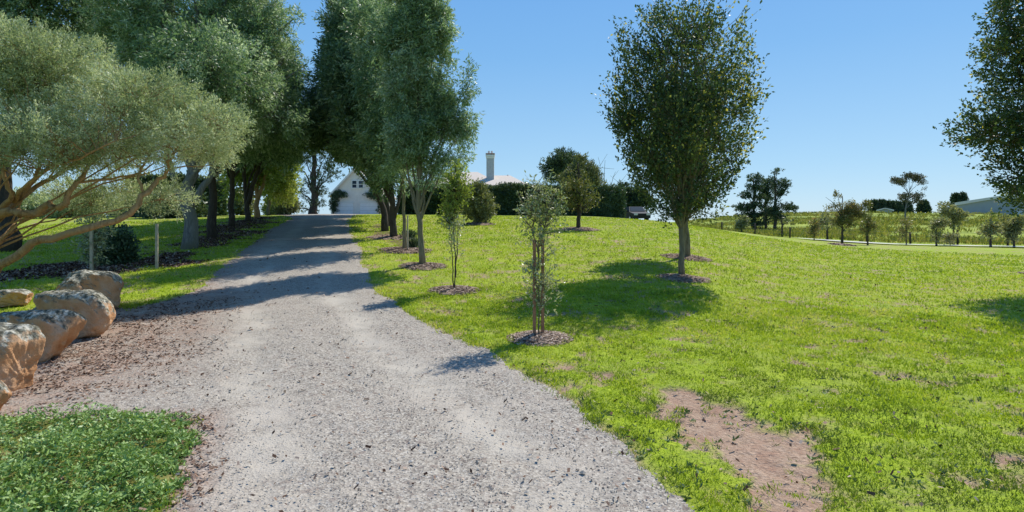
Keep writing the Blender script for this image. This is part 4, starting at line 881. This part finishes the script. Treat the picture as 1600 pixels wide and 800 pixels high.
def vine(u_stem, pts, label, seed, down):
    rng = np.random.default_rng(seed); dd = d - .25; P = np.array([(px(a, dd), dd, pz(b_, dd)) for a, b_ in pts]); n = 240
    t = rng.random(n) * (len(P) - 1); i0 = t.astype(int); f = (t - i0)[:, None]; c_ = P[i0] * (1 - f) + P[i0 + 1] * f + rng.normal(0, 1, (n, 3)) * np.array([.22, .12, .16])
    fb = MB(); foliage(fb, rng, c_, unit(rng.normal(size=(n, 3))), np.full(n, .25), 14, .16, .1, .1)
    b_ = (P[0][0], dd, gz(P[0][0], dd)); root = thing('climbing_vine', b_, label, 'climbing plant'); fb.build('foliage', HEDGE, root, off=b_)
    mb = MB(); mb.tube([(b_[0], dd, b_[2] - .1), tuple(P[len(P) // 2]), tuple(P[-1])], .04, 6); mb.build('stem', BARKD, root, off=b_)
vine(521, [(521, 330), (521, 318), (522, 306), (528, 303), (540, 304)], 'dark climbing vine arching over the left garage door', 3, 1)
vine(594, [(596, 330), (596, 316), (594, 306), (585, 304), (578, 305)], 'dark climbing vine over the right corner of the garage', 4, 1)

# house
d = 62; x0, x1 = px(655, d), px(828, d); zb = gz((x0 + x1) / 2, d) - .2; ze = pz(291, d) - zb; zr = pz(262, d) - zb; cx = (x0 + x1) / 2; hw = (x1 - x0) / 2
h = thing('house', (cx, d, zb), 'long low house with beige hipped roof behind the hedge', 'house')
mb = MB(); mb.box((0, 5, ze / 2), (hw - .4, 5, ze / 2)); mb.build('wall', CREAM, h)
def hip(mb, xa, xb, ya, yb, ze, zr, ra, rb):
    ym = (ya + yb) / 2
    mb.add([(xa, ya, ze), (xb, ya, ze), (xb, yb, ze), (xa, yb, ze), (ra, ym, zr), (rb, ym, zr)], [[0, 1, 5, 4], [2, 3, 4, 5], [3, 2, 1, 0]], [[1, 2, 5], [3, 0, 4]])
mb = MB(); hip(mb, -hw, px(790, d) - cx, -.5, 10.5, ze, zr, -hw + 3.5, px(742, d) - cx); rf = mb.build('roof', TILE, h)
mb = MB(); hip(mb, px(730, d) - cx, hw, -1.6, 6.5, ze - .05, pz(271, d) - zb, px(768, d) - cx, px(797, d) - cx); mb.build('roof', TILE, h)
for k in range(4):
    mb = MB(); mb.box((-hw + 1.5 + k * (2 * hw - 3) / 3, -.03, ze * .55), (.55, .05, .6)); mb.build('window', GLASS, h)
mb = MB(); cz0, cz1 = ze - .2, pz(246, d) - zb; ccx = px(765.5, d) - cx; cw = 6.0 / F * d
mb.box((ccx, 1.2, (cz0 + cz1) / 2), (cw, cw, (cz1 - cz0) / 2)); ch = mb.build('chimney', BRICK, rf)
for k in range(3): 
    mb = MB(); mb.box((ccx, 1.2, cz1 + .1 + k * .2), (cw * (1.08 + .12 * min(k, 1)), cw * (1.08 + .12 * min(k, 1)), .1 if k < 2 else .06)); mb.build('chimney_cap', WHITE if k < 2 else plain_mat('terracotta', (.42, .25, .2), .8), ch)
mb = MB()
for s_ in (-1, 1): mb.tube([(ccx + s_ * .16, 1.2, cz1 + .55), (ccx + s_ * .16, 1.2, cz1 + .85)], .11, 10)
mb.build('chimney_pot', CREAM, ch)
mb = MB(); fx = px(793, d) - cx; mb.tube([(fx, 2.45, pz(276, d) - zb), (fx, 2.45, pz(270, d) - zb)], .07, 8); mb.build('roof_vent', BRICK, h)

# ================================================================ car behind the crest
PAINT = plain_mat('dark_blue_grey_paint', (.02, .028, .04), .7, .05, 3, .2, 0); TYRE = plain_mat('tyre_rubber', (.02, .02, .02), .8, .1); LAMP = plain_mat('lamp_lens', (.45, .47, .5), .15, .02, 3, .8, 0)
WPAINT = plain_mat('white_car_paint', (.75, .76, .78), .25, .03, 3, .6, 0)
def car(u, d, paint, label, rz):
    b = atd(u, d); c_ = thing('parked_car', b, label, 'car', rz=rz)
    mb = MB(); prof = [(-2.2, .35), (-2.25, .8), (-1.2, .98), (-.55, 1.5), (1.3, 1.55), (2.1, 1.05), (2.25, .9), (2.2, .35)]      # length along local y; front at -y
    hs = [.86, .88, .88, .66, .66, .84, .86, .86]; L_ = [(-w2, y2, z2) for (y2, z2), w2 in zip(prof, hs)] + [(w2, y2, z2) for (y2, z2), w2 in zip(prof, hs)]; n = 8
    mb.add(L_, [[i, (i + 1) % n, n + (i + 1) % n, n + i] for i in range(n)] + [[0, 7, 6, 1], [1, 6, 5, 2], [2, 5, 4, 3], [9, 14, 15, 8], [10, 13, 14, 9], [11, 12, 13, 10]])
    body = mb.build('body', paint, c_)
    GLASSD = plain_mat('tinted_glass', (.05, .07, .09), .9, .05, 3, .1, 0)
    mb = MB(); mb.add([(-.74, -1.13, 1.04), (.74, -1.13, 1.04), (.60, -.60, 1.47), (-.60, -.60, 1.47)], [[0, 1, 2, 3]]); o = mb.build('windscreen', GLASSD, c_); o.location = (0, -.02, .012)
    for s_ in (-1, 1):
        mb = MB(); mb.box((s_ * .62, -2.24, .72), (.19, .05, .09)); mb.build('headlight', LAMP, c_)
        for y2 in (-1.4, 1.35):
            mb = MB(); mb.tube([(s_ * .66, y2, .33), (s_ * .9, y2, .33)], .33, 20); w3 = mb.build('wheel', TYRE, c_, True); mb = MB(); mb.tube([(s_ * .89, y2, .33), (s_ * .915, y2, .33)], .2, 14); mb.build('rim', LAMP, w3)
        mb = MB(); mb.box((s_ * .96, -.75, 1.05), (.08, .05, .07)); mb.build('mirror', paint, c_)
    mb = MB(); mb.box((0, -2.26, .62), (.4, .03, .1)); mb.build('grille', TYRE, c_)
car(990, 57, PAINT, 'dark blue grey car parked beyond the end of the hedge', .15)

# ================================================================ right background
# far track
m, nt, out = mat('pale_track'); c = coord(nt); finish(nt, out, mix(nt, noise(nt, 3, 5, .7, c), (.44, .41, .39), (.62, .59, .58)), .9)
tp = [atd(1150, 58), atd(1260, 55), atd(1340, 52), atd(1450, 48.5), atd(1560, 45.5), atd(1700, 43), atd(1900, 40)]
tp = np.array(tp); w_ = np.linspace(0, len(tp) - 1, 160); cx_ = np.interp(w_, range(len(tp)), tp[:, 0]); cy_ = np.interp(w_, range(len(tp)), tp[:, 1])
mb = MB(); rows = []
for k, o_ in enumerate(np.linspace(-2.3, 2.3, 7)): rows.append(np.stack([cx_, cy_ + o_ + (np.random.default_rng(k).normal(0, .12, 160) if k in (0, 6) else 0), zt(cx_, cy_ + o_) + .10], 1))
V = np.stack(rows, 1).reshape(-1, 3); mb.add(V, [[i * 7 + j, i * 7 + j + 1, (i + 1) * 7 + j + 1, (i + 1) * 7 + j] for i in range(159) for j in range(6)])
mb.build('gravel_track', m)['kind'] = 'structure'
# fence
fp = [(1128, 64), (1180, 62), (1261, 59), (1395, 54), (1500, 51), (1600, 49), (1750, 46)]
fp3 = np.array([atd(*q)[:2] for q in fp]); sg = np.r_[0, np.cumsum(np.linalg.norm(np.diff(fp3, axis=0), axis=1))]
nP = int(sg[-1] / 3.0); ss = np.linspace(0, sg[-1], nP); fx_ = np.interp(ss, sg, fp3[:, 0]); fy_ = np.interp(ss, sg, fp3[:, 1]); fz_ = zt(fx_, fy_)
b = (fx_[0], fy_[0], fz_[0]); fn = thing('wire_fence', b, 'post and wire fence along the pale track', 'fence'); fm = None
WIRE = plain_mat('fence_wire', (.2, .2, .2), .5, .1)
for k in range(nP):
    mb = MB(); hgt = .6 + .06 * math.sin(k * 2.3); mb.tube([(0, 0, -.1), (.02 * math.sin(k), 0, hgt * 2)], .085, 7); o = mb.build('post', BARKD, fn, True); o.location = (fx_[k] - b[0], fy_[k] - b[1], fz_[k] - b[2])
for hh in (.35, .7, 1.05):
    mb = MB(); mb.tube(np.stack([fx_, fy_, fz_ + hh], 1), .008, 3, cap=False); mb.build('wire', WIRE, fn, off=b)
rng = np.random.default_rng(404); n = 9000
r_ = 58 * (260 / 58) ** rng.random(n); t_ = np.radians(rng.uniform(16, 62, n)); x_ = r_ * np.sin(t_); y_ = r_ * np.cos(t_)
line = np.interp(x_, fp3[:, 0], fp3[:, 1]); k_ = (y_ > line + 1) & (rng.random(n) < smooth(.42, .62, fbm(x_ * .06, y_ * .06, 405, 4)) + .06); x_, y_, r_ = x_[k_], y_[k_], r_[k_]; n = len(x_); per = 9
P = np.stack([x_, y_, zt(x_, y_)], 1)[:, None, :] + rng.normal(0, 1, (n, per, 3)) * np.array([.35, .35, .0]); D = np.concatenate([rng.normal(0, .5, (n, per, 2)), np.ones((n, per, 1))], -1)
mb = MB(); leaves(mb, P.reshape(-1, 3), D.reshape(-1, 3), .42 * rng.uniform(.4, 1.5, n * per) * np.repeat((r_ / 60) ** .4, per), .13 * np.repeat((r_ / 60) ** .5, per), (rng.random((n, 1)) * .6 + rng.random((n, per)) * .4).ravel(), rng)
tag(mb.build('paddock_grass', leaf_mat('rank_grass', [(.09, .11, .03), (.17, .21, .04), (.27, .28, .08), (.36, .31, .15)], .35, .7, .1)), 'rough tussocky grass scattered over the far paddock', 'rough grass', kind='stuff')
# three pines in the dip
G3 = 'tall pines in the hollow'
def far_tree(name, label, u, d, vbase, blobs, lm, seed, n=400, per=16, L=.28, W=.1, tr_=.25, bark=BARKD, group=None, gap=.33, tv=None, up=.2, cat='tree', spread=None, twigs=.25, fork=.1, ln=None):
    b = atd(u, d); top_v = min(q[1] for q in blobs) if tv is None else tv
    return make_tree(name, label, cat, b, ptrunk(b, d, (u, (vbase + top_v) / 2), (u, top_v)), tr_, pb(d, *blobs), lm, bark, seed, n=n, per=per, L=L, W=W, ln=ln or L * 1.1, spread=(spread or L * .6) * .75, up=up, outward=.6, shell=.3, twigs=twigs, gap=gap, gscale=.35 if d > 60 else .8, fork=fork, group=group, sides=7)
d = 88
far_tree('pine_tree', 'leftmost tall pine in the hollow with drooping tiers', 1178, d, 365, [(1182, 280, 14, 8), (1180, 293, 14, 6), (1168, 305, 14, 5), (1186, 308, 12, 5), (1160, 325, 16, 6), (1178, 322, 14, 6), (1172, 338, 20, 6), (1188, 335, 12, 5), (1178, 350, 16, 6)], PINE, 201, n=800, group=G3)
far_tree('pine_tree', 'middle pine of the three in the hollow', 1196, d + 3, 360, [(1203, 284, 10, 7), (1196, 295, 12, 7), (1198, 308, 12, 6), (1192, 322, 12, 6), (1202, 332, 12, 6), (1196, 345, 10, 6)], PINE, 202, n=560, group=G3)
far_tree('pine_tree', 'rightmost pine in the hollow with sparse flat topped branches', 1211, d - 2, 357, [(1214, 268, 7, 2), (1213, 290, 8, 5), (1226, 284, 8, 3), (1230, 294, 8, 4), (1220, 302, 10, 4), (1214, 313, 12, 5), (1222, 322, 14, 5), (1208, 330, 12, 5), (1236, 324, 8, 8), (1216, 338, 12, 5)], PINE, 203, n=640, group=G3, twigs=.4)
far_tree('small_tree', 'grey olive small tree right of the pines on the fence line', 1222, 62, 368, [(1222, 345, 14, 7), (1212, 335, 9, 6), (1232, 346, 10, 5), (1222, 352, 12, 5)], GREY, 204, n=240, L=.3, W=.1, tr_=.12)
far_tree('small_tree', 'small dark shrubby tree left of the pines', 1158, 64, 365, [(1158, 352, 5, 6), (1162, 345, 6, 4)], GREY, 205, n=90, L=.3, W=.1, tr_=.08)
# orchard row
G4 = 'small orchard trees along the far track'
far_tree('orchard_tree', 'reddish leaved orchard tree with open crown near the track', 1316, 43, 382, [(1305, 325, 14, 13), (1320, 335, 14, 12), (1298, 318, 10, 8), (1330, 325, 10, 10), (1340, 335, 14, 9), (1352, 322, 8, 8), (1310, 345, 16, 8), (1295, 340, 10, 8), (1290, 308, 4, 5), (1308, 306, 5, 5), (1328, 350, 6, 8)], REDL, 210, n=1300, per=9, L=.13, W=.06, tr_=.09, group=G4, gap=.40, spread=.16, twigs=.7, up=.6)
far_tree('orchard_tree', 'wispy rust coloured sapling tree behind the reddish one', 1356, 46, 382, [(1356, 345, 7, 12), (1362, 356, 8, 8), (1350, 360, 6, 10)], REDL, 211, n=130, per=8, L=.17, W=.07, tr_=.07, group=G4, spread=.15, twigs=.8, up=.6)
far_tree('orchard_tree', 'tiny orange brown sapling left of the reddish tree', 1272, 52, 373, [(1272, 352, 5, 11), (1271, 362, 5, 7)], REDL, 212, n=70, per=9, L=.2, W=.09, tr_=.05, group=G4, spread=.15)
far_tree('orchard_tree', 'pale olive tree peeping behind the reddish orchard tree', 1293, 57, 371, [(1290, 345, 10, 10), (1298, 352, 9, 8), (1284, 352, 8, 7)], OLIV, 213, n=260, per=9, gap=.4, L=.24, W=.1, tr_=.09, group=G4)
far_tree('orchard_tree', 'thin yellowish sapling below the tall gum tree', 1416, 50, 382, [(1416, 352, 5, 14), (1412, 364, 5, 10)], REDL, 214, n=70, per=8, L=.2, W=.07, tr_=.05, group=G4, spread=.15)
far_tree('orchard_tree', 'dark bushy shrub with ochre patches by the track', 1463, 47.5, 383, [(1463, 362, 6, 16), (1476, 358, 9, 14), (1484, 368, 7, 12), (1468, 350, 8, 8)], OLIV, 215, n=380, per=9, gap=.42, L=.22, W=.09, tr_=.08, group=G4)
far_tree('orchard_tree', 'open grey olive tree in front of the long shed', 1490, 52, 376, [(1482, 330, 12, 9), (1496, 338, 12, 8), (1474, 320, 8, 5), (1492, 350, 10, 8)], OLIV, 216, n=380, per=9, gap=.42, L=.24, W=.09, tr_=.08, group=G4)
far_tree('orchard_tree', 'grey leaning tree below the right edge tree', 1548, 45.5, 385, [(1560, 345, 18, 12), (1575, 340, 12, 14), (1550, 358, 14, 10), (1575, 358, 12, 10), (1540, 365, 8, 8)], OLIV, 217, n=520, per=9, gap=.42, L=.22, W=.09, tr_=.09, group=G4, up=.5)
far_tree('orchard_tree', 'slim pale tree at the right edge by the fence', 1584, 45, 388, [(1584, 358, 8, 14), (1590, 345, 8, 10), (1580, 370, 6, 8)], OLIV, 218, n=160, per=12, L=.22, W=.09, tr_=.08, group=G4)
# gum tree and skyline
d = 125
b = atd(1414, d); GUM = leaf_mat('gum_leaf', [(.05, .06, .035), (.11, .11, .06), (.17, .16, .09), (.24, .2, .13)], .1, .5, .3)
make_tree('gum_tree', 'tall gum tree with flat tiers of foliage on a thin trunk', 'tree', b, ptrunk(b, d, (1415, 325), (1419, 305), (1424, 290)), .18, pb(d, (1403, 283, 9, 4), (1396, 281, 5, 3), (1412, 286, 6, 2.5), (1420, 276, 9, 4), (1432, 278, 10, 5), (1441, 284, 5, 4.5), (1445, 296, 2.5, 3), (1414, 308, 8, 5), (1432, 306, 9, 4), (1434, 314, 5, 4)), GUM, BARKG, 220, n=420, per=12, L=.32, W=.16, ln=.4, spread=.25, up=.4, shell=.2, twigs=.5, gap=.25, gscale=.3, fork=.3)
d = 235; G5 = 'dark conifers on the skyline'
def cone_tree(u, v0, vt, wpx, label, seed, d=d, lm=PINE):
    b = atd(u, d); H_ = pz(vt, d) - b[2]; rng = np.random.default_rng(seed); n = 260; f = rng.random(n) ** .8; a = rng.uniform(0, 6.28, n)
    rr = wpx / F * d / 2 * (1 - f) ** .7 * rng.uniform(.6, 1.1, n) * np.interp(f, [0, .1, 1], [.7, 1, 1]); c_ = np.stack([b[0] + rr * np.cos(a), b[1] + rr * np.sin(a), b[2] + .5 + f * (H_ - .5)], 1)
    s_ = unit(np.stack([np.cos(a), np.sin(a), np.full(n, .3)], 1) + rng.normal(0, .3, (n, 3))); root = thing('conifer', b, label, 'tree', G5); fb = MB()
    foliage(fb, rng, c_, s_, np.full(n, .9), 12, .9, .4, .5); fb.build('crown', lm, root, off=b); mb = MB(); mb.tube([(b[0], b[1], b[2] - .5), (b[0], b[1], b[2] + H_ * .9)], [.3, .06], 6); mb.build('trunk', BARKD, root, off=b)
for i, (u, vt, w2, l) in enumerate([(1366, 316, 9, 'first dark conifer at the left of the skyline row'), (1376, 315, 10, 'second dark conifer of the skyline row'), (1385, 317, 10, 'third dark conifer of the skyline row above the small shed'), (1393, 317, 9, 'fourth dark conifer of the skyline row'), (1402, 318, 10, 'fifth dark conifer of the skyline row left of the gum trunk'), (1416, 317, 12, 'broad dark conifer directly behind the gum trunk'), (1443, 316, 13, 'lone broad conifer right of the gum tree'), (1493, 304, 12, 'left one of the two conifers behind the long shed roof'), (1504, 303, 10, 'right one of the two conifers behind the long shed roof')]):
    cone_tree(u, 337, vt, w2, l, 300 + i, d=235 + (30 if u > 1480 else 0))
SHEDW = plain_mat('blue_grey_cladding', (.34, .36, .38), .6, .06, .4); SHEDR = plain_mat('pale_metal_roof', (.66, .62, .60), .5, .06, .5)
def shed(u0, u1, v_e0, v_e1, d, dep, label, slope):
    x0, x1 = px(u0, d), px(u1, d); cx = (x0 + x1) / 2; zb = gz(cx, d) - 1.0; th_ = math.atan(cx / d); h = thing('shed', (cx, d, zb), label, 'shed', rz=-th_); hw = (x1 - x0) / 2 * math.cos(th_); z0, z1 = pz(v_e0, d) - zb, pz(v_e1, d) - zb
    mb = MB(); mb.prism([(-hw, 0), (-hw, z0), (0, z1), (hw, z0), (hw, 0)], 0, dep); mb.build('wall', SHEDW, h)
    mb = MB()
    for s_ in (-1, 1): mb.prism([(s_ * (hw + .6), z0 - .25), (s_ * (hw + .6), z0 + slope), (0, z1 + slope), (0, z1 + .03)][::s_], -.6, dep + .6)
    mb.build('roof', SHEDR, h)
    mb = MB(); mb.box((hw * .4, -.05, z0 * .35), (hw * .12, .06, z0 * .35)); mb.build('door', SHEDR, h)
shed(1492, 1640, 319, 309, 215, 22, 'long blue grey shed with pale roof on the hill', .9)
shed(1372, 1394, 329, 326, 225, 8, 'small blue grey shed below the skyline conifers', .3)
